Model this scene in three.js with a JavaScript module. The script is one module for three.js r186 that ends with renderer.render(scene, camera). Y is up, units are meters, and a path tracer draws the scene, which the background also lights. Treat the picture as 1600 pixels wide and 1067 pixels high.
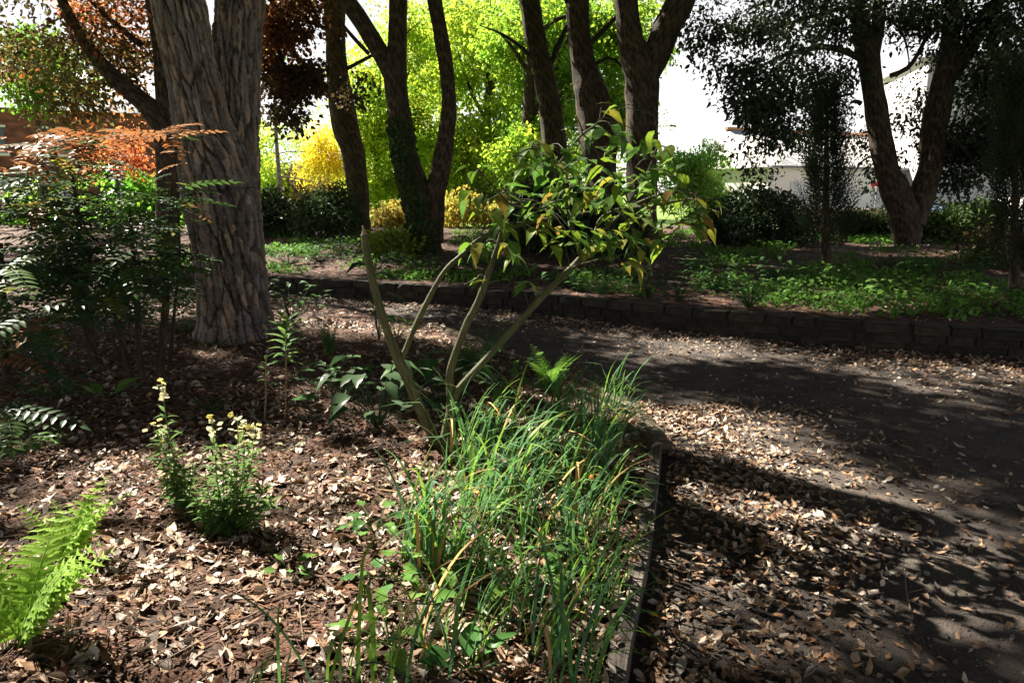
import * as THREE from 'three';
import { mergeGeometries } from 'three/addons/utils/BufferGeometryUtils.js';
import { ImprovedNoise } from 'three/addons/math/ImprovedNoise.js';

// ------------------------------------------------------------------ camera, sky, sun, exposure
const scene = new THREE.Scene();
const EYE = 1.6, PITCH = -11.5 * Math.PI / 180, FOCAL = 1144;      // focal length for a frame of 1600 x 1067
const camera = new THREE.PerspectiveCamera(2 * Math.atan(533.5 / FOCAL) * 180 / Math.PI, 1600 / 1067, 0.05, 600);
camera.position.set(0, EYE, 0);
camera.rotation.set(PITCH, 0, 0);
scene.add(camera);

const SUN = new THREE.Vector3(-0.526, 0.682, -0.504).normalize();  // towards the sun: behind the trees on the left
{
  const w = 256, h = 128, d = new Float32Array(w * h * 4);
  for (let j = 0; j < h; j++) {
    const e = ((j + 0.5) / h - 0.5) * Math.PI, k = Math.pow(Math.max(0, 1 - Math.sin(Math.max(e, 0))), 3.0);
    const c = [0.015 + 0.46 * k, 0.026 + 0.435 * k, 0.055 + 0.39 * k];
    for (let i = 0; i < w; i++) d.set(e < 0 ? [0.03, 0.031, 0.026, 1] : [...c, 1], (j * w + i) * 4);
  }
  const t = new THREE.DataTexture(d, w, h, THREE.RGBAFormat, THREE.FloatType);
  t.mapping = THREE.EquirectangularReflectionMapping; t.magFilter = THREE.LinearFilter; t.needsUpdate = true;
  scene.background = t; scene.environment = t;
}
const sun = new THREE.DirectionalLight(new THREE.Color(1, 0.91, 0.77), 5);
sun.position.copy(SUN).multiplyScalar(70).add(new THREE.Vector3(0, 0, -10)); sun.target.position.set(0, 0, -10);
sun.castShadow = true; sun.shadow.mapSize.set(4096, 4096);
Object.assign(sun.shadow.camera, { left: -40, right: 40, top: 40, bottom: -40, near: 1, far: 200 });
scene.add(sun, sun.target);
const renderer = new THREE.WebGLRenderer({ antialias: true });
renderer.toneMapping = THREE.LinearToneMapping;
renderer.toneMappingExposure = 4.4;
renderer.shadowMap.enabled = true;

// ------------------------------------------------------------------ tools
const V = (x, y, z) => new THREE.Vector3(x, y, z);
function random(seed) { let s = seed | 0; return () => { s = (s + 0x6d2b79f5) | 0; let t = Math.imul(s ^ (s >>> 15), 1 | s); t = (t + Math.imul(t ^ (t >>> 7), 61 | t)) ^ t; return ((t ^ (t >>> 14)) >>> 0) / 4294967296; }; }
const noise = new ImprovedNoise();
const nz = (x, y, z = 0) => noise.noise(x + 31.7, y + 17.3, z + 5.1);
const clamp = (x, a = 0, b = 1) => Math.min(b, Math.max(a, x));
const smooth = (a, b, x) => { const t = clamp((x - a) / (b - a)); return t * t * (3 - 2 * t); };
const lerp = (a, b, t) => a + (b - a) * t;
// bearings measured from the photograph -> places in the world
function sight(u, v) { const d = V((u - 800) / FOCAL, -(v - 533.5) / FOCAL, -1); return d.applyAxisAngle(V(1, 0, 0), PITCH); }
function onGround(u, v, y = 0) { const d = sight(u, v); return d.multiplyScalar((y - EYE) / d.y).add(V(0, EYE, 0)); }
function at(u, v, depth) { const d = sight(u, v); return d.multiplyScalar(-depth / d.z).add(V(0, EYE, 0)); }
const size = (n, depth) => n * depth / FOCAL;

const taken = {};
function numbered(name) { const n = taken[name] = (taken[name] ?? -1) + 1; return n ? `${name}_${String(n).padStart(3, '0')}` : name; }
function shade(o) { o.castShadow = true; o.receiveShadow = true; return o; }
function tag(o, label, category, group) { o.userData.label = label; o.userData.category = category; if (group) o.userData.group = group; return o; }
function thing(name, label, category, pos = V(0, 0, 0), group) { const g = new THREE.Group(); g.name = numbered(name); g.position.copy(pos); scene.add(g); return tag(g, label, category, group); }
function part(name, geo, mat, parent) { const m = shade(new THREE.Mesh(geo, mat)); m.name = name; parent.add(m); return m; }
function solo(name, geo, mat, label, category, group) { const m = shade(new THREE.Mesh(geo, mat)); m.name = numbered(name); scene.add(m); return tag(m, label, category, group); }
function structure(name, geo, mat) { const m = shade(new THREE.Mesh(geo, mat)); m.name = name; m.userData.kind = 'structure'; scene.add(m); return m; }
const rgb = (r, g, b) => new THREE.Color().setRGB(r, g, b);
const solid = (c, rough = 0.9, extra = {}) => new THREE.MeshStandardMaterial({ color: c, roughness: rough, side: THREE.DoubleSide, ...extra });
const leafy = (c, through = 0.45, coat = 0, coatRough = 0.35) => new THREE.MeshPhysicalMaterial({ color: c, roughness: 1, transmission: through, thickness: 0, side: THREE.DoubleSide, specularIntensity: 0.2, clearcoat: coat * 0.5, clearcoatRoughness: coatRough });
function build(pos, idx, uv, col) {
  const g = new THREE.BufferGeometry(); g.setAttribute('position', new THREE.Float32BufferAttribute(pos, 3));
  g.setAttribute('uv', new THREE.Float32BufferAttribute(uv ?? new Array(pos.length / 3 * 2).fill(0), 2));
  if (col) g.setAttribute('color', new THREE.Float32BufferAttribute(col, 3));
  g.setIndex(idx); g.computeVertexNormals(); return g;
}
function noiseTexture(n, f, repeat, srgb) {
  const d = new Uint8Array(n * n * 4);
  for (let j = 0; j < n; j++) for (let i = 0; i < n; i++) { const c = f(i / n, j / n), k = (j * n + i) * 4; d[k] = c[0]; d[k + 1] = c[1]; d[k + 2] = c[2]; d[k + 3] = 255; }
  const t = new THREE.DataTexture(d, n, n); t.wrapS = t.wrapT = THREE.RepeatWrapping; t.magFilter = THREE.LinearFilter; t.minFilter = THREE.LinearMipmapLinearFilter;
  t.repeat.set(repeat, repeat); if (srgb) t.colorSpace = THREE.SRGBColorSpace; t.needsUpdate = true; return t;
}
// noise that tiles over [0,1)
const lattice = (() => { const r = random(991), a = new Float32Array(65536); for (let i = 0; i < a.length; i++) a[i] = r() * 2 - 1; return a; })();
function tiled(u, v, f, s, fv = f) {
  f = Math.round(f); const x = u * f, y = v * fv, i = Math.floor(x), j = Math.floor(y), a = x - i, b = y - j, sx = a * a * (3 - 2 * a), sy = b * b * (3 - 2 * b);
  const h = (p, q) => lattice[(((p % f) + f) % f * 1103 + ((q % fv) + fv) % fv * 7919 + s * 3571) & 65535];
  return lerp(lerp(h(i, j), h(i + 1, j), sx), lerp(h(i, j + 1), h(i + 1, j + 1), sx), sy);
}

// one leaf: base at the origin, running along +z, upper face towards +y
function leafGeo({ L = 0.07, W = 0.035, n = 4, fold = 0.2, droop = 0.15, peak = 0.75, sharp = 1, twist = 0, wave = 0 }) {
  const p = [], ix = [], uv = [];
  for (let i = 0; i <= n; i++) {
    const t = i / n, w = W / 2 * Math.pow(Math.max(0, Math.sin(Math.PI * Math.pow(t, peak))), sharp), z = L * t - droop * droop * L * t * t * 0.4, y = -droop * L * t * t;
    const a = twist * t, k = wave * Math.sin(t * 17);
    for (const s of [-1, 0, 1]) { p.push(s * w * Math.cos(a), y + Math.abs(s) * w * (fold + k) + s * w * Math.sin(a), z); uv.push(0.5 + s * w / W, t); }
  }
  for (let i = 0; i < n; i++) { const a = i * 3; for (const k of [0, 1]) {
    if (i > 0) ix.push(a + k, a + k + 3, a + k + 1); else ix.push(a + 1, a + k + 3, a + k + 4);
    if (i > 0 && i < n - 1) ix.push(a + k + 1, a + k + 3, a + k + 4); else if (i === n - 1) { ix.length -= 3; ix.push(a + k, a + 4, a + k + 1); }
  } }
  return build(p, ix, uv);
}
function aim(pos, dir, up, scale = 1) {      // matrix that puts a leaf at pos along dir
  const z = dir.clone().normalize(), x = new THREE.Vector3().crossVectors(up, z); if (x.lengthSq() < 1e-6) x.set(1, 0, 0); x.normalize();
  const y = new THREE.Vector3().crossVectors(z, x), m = new THREE.Matrix4().makeBasis(x, y, z).setPosition(pos);
  return scale === 1 ? m : m.scale(V(scale, scale, scale));
}
function set(mesh, m) { m.decompose(mesh.position, mesh.quaternion, mesh.scale); return mesh; }
function ball(r) { for (;;) { const v = V(r() * 2 - 1, r() * 2 - 1, r() * 2 - 1); if (v.lengthSq() <= 1 && v.lengthSq() > 1e-4) return v; } }
// a spray of leaves through a ball of radius 1 * R
function sprayGeo(seed, count, R, leaf, { hang = 0.3, flat = 0.8 } = {}) {
  const r = random(seed), out = [], geos = [0, 1, 2].map((k) => leafGeo({ ...leaf, L: leaf.L * (0.8 + 0.2 * k), W: leaf.W * (0.8 + 0.2 * k), fold: 0.1 + 0.15 * k, droop: 0.1 + 0.15 * k }));
  for (let i = 0; i < count; i++) {
    const p = ball(r).multiplyScalar(R); p.y *= flat;
    const d = ball(r).normalize().addScaledVector(p.clone().normalize(), 0.7); d.y -= hang;
    out.push(geos[i % 3].clone().applyMatrix4(aim(p, d, ball(r).add(V(0, 0.8, 0)), 0.8 + 0.5 * r())));
  }
  return mergeGeometries(out);
}
// tapered limb through points [V, radius]
function limbGeo(pts, { radial = 10, step = 0.25, rough = 0.06, freq = 3, seed = 0, color, ridge = 0 } = {}) {
  const curve = new THREE.CatmullRomCurve3(pts.map((p) => p[0]), false, 'centripetal'), len = curve.getLength(), n = Math.max(3, Math.ceil(len / step));
  const p = [], uv = [], ix = [], col = [];
  let ref = Math.abs(curve.getTangent(0).z) > 0.9 ? V(1, 0, 0) : V(0, 0, 1), along = 0, last = null;
  for (let i = 0; i <= n; i++) {
    const t = i / n, c = curve.getPoint(t), tan = curve.getTangent(t), f = t * (pts.length - 1), k = Math.min(pts.length - 2, Math.floor(f)), rad = lerp(pts[k][1], pts[k + 1][1], smooth(0, 1, f - k));
    const side = new THREE.Vector3().crossVectors(ref, tan).normalize(); ref = new THREE.Vector3().crossVectors(tan, side).normalize();
    if (last) along += c.distanceTo(last); last = c;
    for (let j = 0; j <= radial; j++) {
      const a = j / radial * Math.PI * 2, ca = Math.cos(a), sa = Math.sin(a);
      let k2 = rough * nz(ca * freq * 0.5 + seed, sa * freq * 0.5 - seed, along * freq * 0.5) + rough * 0.5 * nz(ca * freq + seed, sa * freq, along * freq + seed);
      if (ridge) k2 += ridge * (Math.abs(nz(ca * rad * 14 + seed, sa * rad * 14, along * 1.6)) - 0.2);
      const rr = rad * (1 + k2), q = c.clone().addScaledVector(side, ca * rr).addScaledVector(ref, sa * rr);
      p.push(q.x, q.y, q.z); uv.push(j / radial * Math.max(1, Math.round(rad * 6.28 / 0.5)), along / 0.5);
      if (color) col.push(...color(a, along, k2, rad, t));
    }
  }
  const w = radial + 1;
  for (let i = 0; i < n; i++) for (let j = 0; j < radial; j++) { const a = i * w + j; ix.push(a, a + 1, a + w, a + 1, a + w + 1, a + w); }
  for (const [row, flip] of [[0, 1], [n, 0]]) { const b = row * w; for (let j = 1; j < radial - 1; j++) ix.push(b, b + (flip ? j + 1 : j), b + (flip ? j : j + 1)); }
  return build(p, ix, uv, color ? col : null);
}
// polyline measured in the photograph at one depth: [u, v, width] -> limb points
const limbAt = (list, depth, bend = 0) => list.map(([u, v, w, dd = 0], i) => [at(u, v, depth + dd + bend * i), size(w, depth + dd) / 2]);

// leaf sprays through ellipsoids; returns one InstancedMesh
function foliage(name, parent, blobs, geo, mat, { seed = 1, tint = 0.25, scale = [0.8, 1.3], shell = 0.45, keep } = {}) {
  const r = random(seed), ms = [], cs = [];
  for (const b of blobs) for (let i = 0; i < b.n; i++) {
    const d = ball(r).normalize(), k = Math.pow(r(), shell), p = V(b.c.x + d.x * b.r[0] * k, b.c.y + d.y * b.r[1] * k, b.c.z + d.z * b.r[2] * k);
    const s = lerp(scale[0], scale[1], r()), a = r() * 6.283, tilt = (r() - 0.5) * 0.9, tilt2 = (r() - 0.5) * 0.9, q = r(), c = b.tint ?? [1, 1, 1];
    if (keep && !keep(p, q)) continue;
    ms.push(new THREE.Matrix4().compose(p, new THREE.Quaternion().setFromEuler(new THREE.Euler(tilt, a, tilt2)), V(s, s, s)));
    const j = 1 + (r() - 0.5) * 2 * tint, h = 1 + (r() - 0.5) * tint;
    cs.push([c[0] * j * h, c[1] * j, c[2] * j / h]);
  }
  return copies(name, parent, geo, mat, ms, cs);
}
function copies(name, parent, geo, mat, ms, cs) {
  const o = shade(new THREE.InstancedMesh(geo, mat, ms.length)); o.name = name; o.userData.kind = 'stuff';
  const c = new THREE.Color();
  ms.forEach((m, i) => { o.setMatrixAt(i, m); if (cs) o.setColorAt(i, c.setRGB(...cs[i])); });
  parent.add(o); return o;
}
// an ellipsoid measured in the photograph
const puff = (u, v, ru, rv, depth, n, deep, tint) => ({ c: at(u, v, depth), r: [size(ru, depth), size(rv, depth), deep ?? size((ru + rv) / 2, depth)], n, tint });

// ------------------------------------------------------------------ outlines of the beds and the path
const frontEdge = [[-0.5, 1.5], [-0.1, 0], [0.1, -1.0], [0.33, -2.03], [0.51, -2.68], [0.71, -3.42], [0.92, -4.3], [0.9, -4.85], [0.62, -5.7], [0.06, -6.7], [-0.74, -8.15], [-1.65, -9.15], [-2.85, -10.2], [-5, -11.5], [-9, -12.9], [-16, -14.2]];
const wallLine = [[16, -5.9], [12, -6.2], [9, -6.5], [6.5, -6.9], [5.1, -7.15], [4.26, -7.38], [3.4, -7.7], [2.5, -8.25], [1.5, -8.98], [0.3, -9.85], [-1.1, -10.65], [-3.25, -11.55], [-5.8, -12.8], [-10, -14.6], [-18, -17]];
function toLine(line, x, z) {          // distance, and which side (positive: left of the way the line runs)
  let best = 1e9, side = 1;
  for (let i = 0; i < line.length - 1; i++) {
    const [ax, az] = line[i], [bx, bz] = line[i + 1], dx = bx - ax, dz = bz - az, t = clamp(((x - ax) * dx + (z - az) * dz) / (dx * dx + dz * dz));
    const ex = x - ax - dx * t, ez = z - az - dz * t, d = ex * ex + ez * ez;
    if (d < best) { best = d; side = ex * dz - ez * dx > 0 ? 1 : -1; }
  }
  return Math.sqrt(best) * side;
}
const inFront = (x, z) => toLine(frontEdge, x, z);        // > 0 inside the front bed
const inBack = (x, z) => -toLine(wallLine, x, z);          // > 0 behind the wall
const frontHeight = (x, z, d = inFront(x, z)) => 0.085 + 0.1 * smooth(0, 1.6, d) + 0.03 * nz(x * 1.3, z * 1.3) * smooth(0.1, 0.8, d);
const backHeight = (x, z, d = inBack(x, z)) => 0.27 + 0.23 * smooth(0.2, 6, d) + 0.04 * nz(x * 0.8, z * 0.8) * smooth(0.2, 1.5, d);
function groundAt(x, z) { const f = inFront(x, z); if (f > 0) return frontHeight(x, z, f); const b = inBack(x, z); return b > 0 && z > -40 ? backHeight(x, z, b) : 0; }
function plantAt(u, v, guess = 0.18) { let p = onGround(u, v, guess); for (let i = 0; i < 4; i++) p = onGround(u, v, groundAt(p.x, p.z)); return p; }

const along = (line) => new THREE.CatmullRomCurve3(line.map(([x, z]) => V(x, 0, z)), false, 'centripetal');

// ------------------------------------------------------------------ ground, path, beds
const soilMap = noiseTexture(512, (u, v) => { const a = tiled(u, v, 14, 3) + 0.7 * tiled(u, v, 45, 9) + 0.6 * tiled(u, v, 140, 21), k = clamp(0.5 + 0.45 * a); return [lerp(34, 104, k), lerp(22, 68, k), lerp(16, 48, k)]; }, 1, true);
const soilBump = noiseTexture(512, (u, v) => { const k = 128 + 70 * tiled(u, v, 60, 4) + 60 * tiled(u, v, 150, 8); return [k, k, k]; }, 1);
const tarMap = noiseTexture(1024, (u, v) => { const a = 0.8 * tiled(u, v, 8, 2) + 0.5 * tiled(u, v, 40, 6) + 0.9 * tiled(u, v, 330, 12), k = clamp(0.45 + 0.4 * a); return [lerp(46, 92, k), lerp(41, 82, k), lerp(38, 74, k)]; }, 1, true);
const tarBump = noiseTexture(1024, (u, v) => { const k = 128 + 90 * tiled(u, v, 300, 31) + 30 * tiled(u, v, 60, 3); return [k, k, k]; }, 1);
const lawnMap = noiseTexture(512, (u, v) => { const k = clamp(0.5 + 0.5 * tiled(u, v, 12, 5) + 0.4 * tiled(u, v, 120, 7)); return [lerp(70, 120, k), lerp(98, 150, k), lerp(28, 52, k)]; }, 1, true);
const stoneMap = noiseTexture(512, (u, v) => { const k = clamp(0.55 + 0.4 * tiled(u, v, 6, 5) + 0.35 * tiled(u, v, 30, 8) + 0.35 * tiled(u, v, 160, 4)); return [lerp(120, 235, k), lerp(118, 228, k), lerp(108, 215, k)]; }, 1, true);
const soil = new THREE.MeshStandardMaterial({ map: soilMap, bumpMap: soilBump, bumpScale: 0.012, roughness: 0.95 });
const tar = new THREE.MeshStandardMaterial({ map: tarMap, bumpMap: tarBump, bumpScale: 0.004, roughness: 0.88 });
const lawnMat = new THREE.MeshStandardMaterial({ map: lawnMap, roughness: 1 });

function sheet(nx, nz_, fn) {            // grid of points fn(s, t) -> [x, y, z]; uv in metres
  const p = [], uv = [], ix = [];
  for (let j = 0; j <= nz_; j++) for (let i = 0; i <= nx; i++) { const [x, y, z] = fn(i / nx, j / nz_); p.push(x, y, z); uv.push(x / 1.3, z / 1.3); }
  for (let j = 0; j < nz_; j++) for (let i = 0; i < nx; i++) { const a = j * (nx + 1) + i; ix.push(a, a + 1, a + nx + 1, a + 1, a + nx + 2, a + nx + 1); }
  const g = build(p, ix, uv); const n = g.attributes.normal; if (n.getY(Math.floor(n.count / 2)) < 0) { for (let k = 0; k < ix.length; k += 3) [ix[k], ix[k + 1]] = [ix[k + 1], ix[k]]; g.setIndex(ix); g.computeVertexNormals(); }
  return g;
}
structure('lawn', sheet(40, 40, (s, t) => [lerp(-250, 250, s), -0.03, lerp(60, -420, t)]), lawnMat);
structure('path', sheet(90, 70, (s, t) => { const x = lerp(-22, 18, s), z = lerp(4, -20, t); return [x, 0.012 * nz(x * 0.6, z * 0.6), z]; }), tar);
{
  const c = along(frontEdge);
  structure('front_bed', sheet(260, 240, (s, t) => {
    const e = c.getPoint(s), k = Math.pow(t, 1.5), x = lerp(e.x - 0.05, -17, k), z = lerp(e.z, lerp(2, -13.9, s), k);
    const h = frontHeight(x, z) + 0.012 * nz(x * 9, z * 9) + 0.009 * nz(x * 23, z * 23);
    return [x, t < 0.004 ? -0.02 : h, z];
  }), soil);
  const w = along(wallLine);
  structure('back_bed', sheet(200, 150, (s, t) => {
    const e = w.getPoint(s), k = Math.pow(t, 1.7), x = lerp(e.x, lerp(30, -30, s), k), z = lerp(e.z - 0.12, -29, k);
    const h = backHeight(x, z) + 0.015 * nz(x * 6, z * 6) - 0.35 * smooth(0.85, 1, t) * smooth(0, 1, t);
    return [x, h, z];
  }), soil);
}

// ------------------------------------------------------------------ stone retaining wall, every stone a part
{
  const wall = thing('stone_wall', 'low retaining wall of dark weathered stone blocks along far side of path', 'wall');
  const r = random(77), c = along(wallLine), len = c.getLength();
  const stoneGeo = (seed) => {           // a rough block of unit size with worn edges
    const g = new THREE.BoxGeometry(1, 1, 1, 4, 2, 2), p = g.attributes.position;
    for (let i = 0; i < p.count; i++) { const x = p.getX(i), y = p.getY(i), z = p.getZ(i), e = Math.max(Math.abs(y), Math.abs(z)) > 0.4 ? 1 : 0;
      const k = 1 - 0.06 * e * ((Math.abs(x) > 0.4) + (Math.abs(y) > 0.4) + (Math.abs(z) > 0.4) - 1);
      p.setXYZ(i, x * (k * 0.5 + 0.5) + 0.02 * nz(x * 3 + seed, y * 3, z * 3), y * k + 0.10 * nz(x * 3, y * 3 + seed, z * 3), z * k + 0.14 * nz(x * 2.5, y * 3, z * 3 + seed)); }
    g.computeVertexNormals(); return g;
  };
  const geos = [1, 2, 3, 4, 5, 6].map((s) => stoneGeo(s * 7.3));
  const mats = [[0.13, 0.115, 0.095], [0.10, 0.095, 0.08], [0.16, 0.14, 0.115], [0.085, 0.085, 0.065]].map((k) => new THREE.MeshStandardMaterial({ color: rgb(...k.map((x) => x * 0.65)), map: stoneMap, bumpMap: tarBump, bumpScale: 0.006, roughness: 0.95 }));
  const heights = [0.09, 0.095, 0.10], base = [-0.01, 0.082, 0.18];
  for (let row = 0; row < 3; row++) {
    let s = 3 + row * 0.13;
    while (s < len - 4) {
      const L = 0.15 + 0.3 * r() + (row === 2 ? 0.05 : 0), a = c.getPointAt(s / len), b = c.getPointAt((s + L) / len), m = a.clone().lerp(b, 0.5);
      const o = part('stone', geos[Math.floor(r() * 6)], mats[Math.floor(r() * 4)], wall);
      const out = row === 2 ? 0.02 : 0; // top course sits proud
      const dir = b.clone().sub(a).normalize(), nrm = V(-dir.z, 0, dir.x);   // towards the bed
      o.position.copy(m).addScaledVector(nrm, -out + (r() - 0.5) * 0.045).setY(base[row] + heights[row] / 2 + (r() - 0.5) * 0.02);
      o.rotation.set((r() - 0.5) * 0.08, -Math.atan2(dir.z, dir.x) + (r() - 0.5) * 0.09, (r() - 0.5) * 0.06); o.rotation.order = 'YXZ';
      o.scale.set(L - 0.012, heights[row] + (r() - 0.5) * 0.012, 0.2 + r() * 0.03);
      s += L + 0.008;
    }
  }
  // earth and mortar behind the joints
  const p = [], ix = []; for (let i = 0; i <= 120; i++) { const q = c.getPointAt(i / 120), t = c.getTangentAt(i / 120), n = V(-t.z, 0, t.x); const f = q.clone().addScaledVector(n, -0.06); p.push(f.x, -0.02, f.z, f.x, 0.25, f.z); const k = q.clone().addScaledVector(n, 0.14); p.push(k.x, 0.262, k.z); }
  for (let i = 0; i < 120; i++) { const a = i * 3; ix.push(a, a + 1, a + 3, a + 1, a + 4, a + 3, a + 1, a + 2, a + 4, a + 2, a + 5, a + 4); }
  part('mortar_core', build(p, ix), solid(rgb(0.05, 0.042, 0.034), 1), wall);
}

// ------------------------------------------------------------------ edging of the front bed: old timbers, then stones
const woodMap = noiseTexture(512, (u, v) => { const k = clamp(0.5 + 0.35 * tiled(u, v, 6, 2) + 0.5 * tiled(u, v, 5, 7, 60) + 0.2 * tiled(u, v, 90, 4)); return [lerp(38, 104, k), lerp(34, 96, k), lerp(30, 88, k)]; }, 1, true);
const woodMat = new THREE.MeshStandardMaterial({ map: woodMap, bumpMap: woodMap, bumpScale: 0.006, roughness: 0.92 });
{
  const edge = thing('timber_edging', 'weathered grey timber edging between leaf-covered path and front flower bed', 'edging');
  const runs = [[0.02, -0.55, 0.31, -1.92], [0.33, -1.99, 0.60, -3.0], [0.62, -3.06, 0.885, -4.18]];
  runs.forEach(([ax, az, bx, bz], k) => {
    const L = Math.hypot(bx - ax, bz - az), g = new THREE.BoxGeometry(L, 0.13, 0.065, 28, 3, 2), p = g.attributes.position, uv = g.attributes.uv;
    for (let i = 0; i < p.count; i++) { const x = p.getX(i), y = p.getY(i), z = p.getZ(i); p.setXYZ(i, x, y + 0.008 * nz(x * 3 + k * 9, z * 20) + 0.006 * nz(x * 12, k * 5, z * 30), z + 0.010 * nz(x * 2 + k * 4, y * 12) + 0.004 * nz(x * 9, y * 40)); uv.setXY(i, x / 0.8 + k * 0.37, (y + z) / 0.25); }
    g.computeVertexNormals();
    const m = part('timber', g, woodMat, edge); m.position.set((ax + bx) / 2 - 0.02, 0.045, (az + bz) / 2); m.rotation.y = -Math.atan2(bz - az, bx - ax); m.rotation.z = (k - 1) * 0.006;
  });
  const stones = thing('stone_edging', 'pale mossy stone kerb blocks curving round the bed beyond the timber', 'edging');
  const r = random(5), c = along(frontEdge.slice(6, 13)), len = c.getLength(), mats = [[0.27, 0.24, 0.18], [0.22, 0.2, 0.14], [0.32, 0.28, 0.22]].map((k) => new THREE.MeshStandardMaterial({ color: rgb(...k.map((x) => x * 1.3)), map: stoneMap, bumpMap: tarBump, bumpScale: 0.006, roughness: 0.95 }));
  for (let s = 0.03; s < len - 0.4;) {
    const L = 0.26 + 0.22 * r(), a = c.getPointAt(s / len), b = c.getPointAt(Math.min(1, (s + L) / len)), g = new THREE.BoxGeometry(L - 0.02, 0.12, 0.14, 6, 3, 4), p = g.attributes.position;
    for (let i = 0; i < p.count; i++) { const x = p.getX(i), y = p.getY(i), z = p.getZ(i), k = 1 - 0.12 * smooth(0.04, 0.06, Math.abs(y)) * smooth(0.04, 0.07, Math.abs(z)); p.setXYZ(i, x + 0.02 * nz(y * 20, z * 20, s), y * k + 0.012 * nz(x * 9 + s, z * 14), z * k + 0.02 * nz(x * 6 + s, y * 18, s)); }
    g.computeVertexNormals();
    const m = part('kerb_stone', g, mats[Math.floor(r() * 3)], stones), d = b.clone().sub(a); m.position.copy(a).lerp(b, 0.5).setY(0.045 - 0.012 * r()); m.rotation.y = -Math.atan2(d.z, d.x) + (r() - 0.5) * 0.12;
    s += L;
  }
}

// ------------------------------------------------------------------ bark
const barkMap = noiseTexture(512, (u, v) => { const k = clamp(0.45 + 0.5 * tiled(u, v, 16, 3, 6) + 0.5 * tiled(u, v, 48, 8) * 0.6 + 0.4 * tiled(u, v, 150, 2)); return [lerp(40, 120, k), lerp(34, 104, k), lerp(27, 86, k)]; }, 1, true);
const barkBump = noiseTexture(512, (u, v) => { const k = 128 + 80 * tiled(u, v, 36, 3, 8) + 60 * tiled(u, v, 90, 8) - 40; return [clamp(k, 0, 255), clamp(k, 0, 255), clamp(k, 0, 255)]; }, 1);
const darkBark = new THREE.MeshStandardMaterial({ color: rgb(0.72, 0.68, 0.62), map: barkMap, bumpMap: barkBump, bumpScale: 0.03, roughness: 0.95 });
const mossBark = new THREE.MeshStandardMaterial({ color: rgb(0.68, 0.74, 0.46), map: barkMap, bumpMap: barkBump, bumpScale: 0.03, roughness: 0.95 });
const greyBark = new THREE.MeshStandardMaterial({ color: rgb(1.6, 1.55, 1.5), map: barkMap, bumpMap: barkBump, bumpScale: 0.02, roughness: 0.95 });
const limb = (parent, name, list, depth, mat = darkBark, o = {}) => part(name, limbGeo(limbAt(list, depth, o.bend ?? 0), { radial: 12, step: 0.2, rough: 0.16, ...o }), mat, parent);

// leaf sprays used by the crowns
const sprayOak = [11, 12].map((s) => sprayGeo(s, 90, 0.46, { L: 0.1, W: 0.052, n: 3 }));
const sprayOakSmall = [13, 14].map((s) => sprayGeo(s, 32, 0.36, { L: 0.085, W: 0.042, n: 3 }, { hang: 0.4, flat: 0.55 }));
const sprayLime = [21, 22].map((s) => sprayGeo(s, 40, 0.62, { L: 0.12, W: 0.10, n: 3, peak: 0.6 }, { flat: 0.45, hang: 0.5 }));
const sprayBeech = [31, 32].map((s) => sprayGeo(s, 44, 0.4, { L: 0.095, W: 0.065, n: 3 }, { hang: 0.5, flat: 0.6 }));
const sprayShrub = [41, 42].map((s) => sprayGeo(s, 40, 0.28, { L: 0.09, W: 0.04, n: 3 }, { hang: 0.1 }));
const sprayTassel = (() => { const r = random(51), out = [], g = leafGeo({ L: 0.06, W: 0.05, n: 3 }); for (let k = 0; k < 9; k++) { const c = ball(r).multiplyScalar(0.4); for (let i = 0; i < 16; i++) out.push(g.clone().applyMatrix4(aim(c.clone().add(V((r() - 0.5) * 0.07, -0.03 * i, (r() - 0.5) * 0.07)), ball(r), V(0, 1, 0), 1.2 - i * 0.04))); } return mergeGeometries(out); })();

const holmGreen = new THREE.MeshPhysicalMaterial({ color: rgb(0.045, 0.06, 0.028), roughness: 0.6, specularIntensity: 0.5, side: THREE.DoubleSide, transmission: 0 });
const holmThin = leafy(rgb(0.04, 0.062, 0.032), 0.2, 0.8, 0.3);
const limeGreen = leafy(rgb(0.39, 0.52, 0.055), 0.64);
const copperLeaf = leafy(rgb(0.26, 0.10, 0.045), 0.5, 0.3, 0.35);
const redLeaf = leafy(rgb(0.62, 0.19, 0.06), 0.7);
const shrubGreen = leafy(rgb(0.05, 0.085, 0.028), 0.3, 0.3, 0.4);
const brightShrub = leafy(rgb(0.20, 0.30, 0.04), 0.5);

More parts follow.
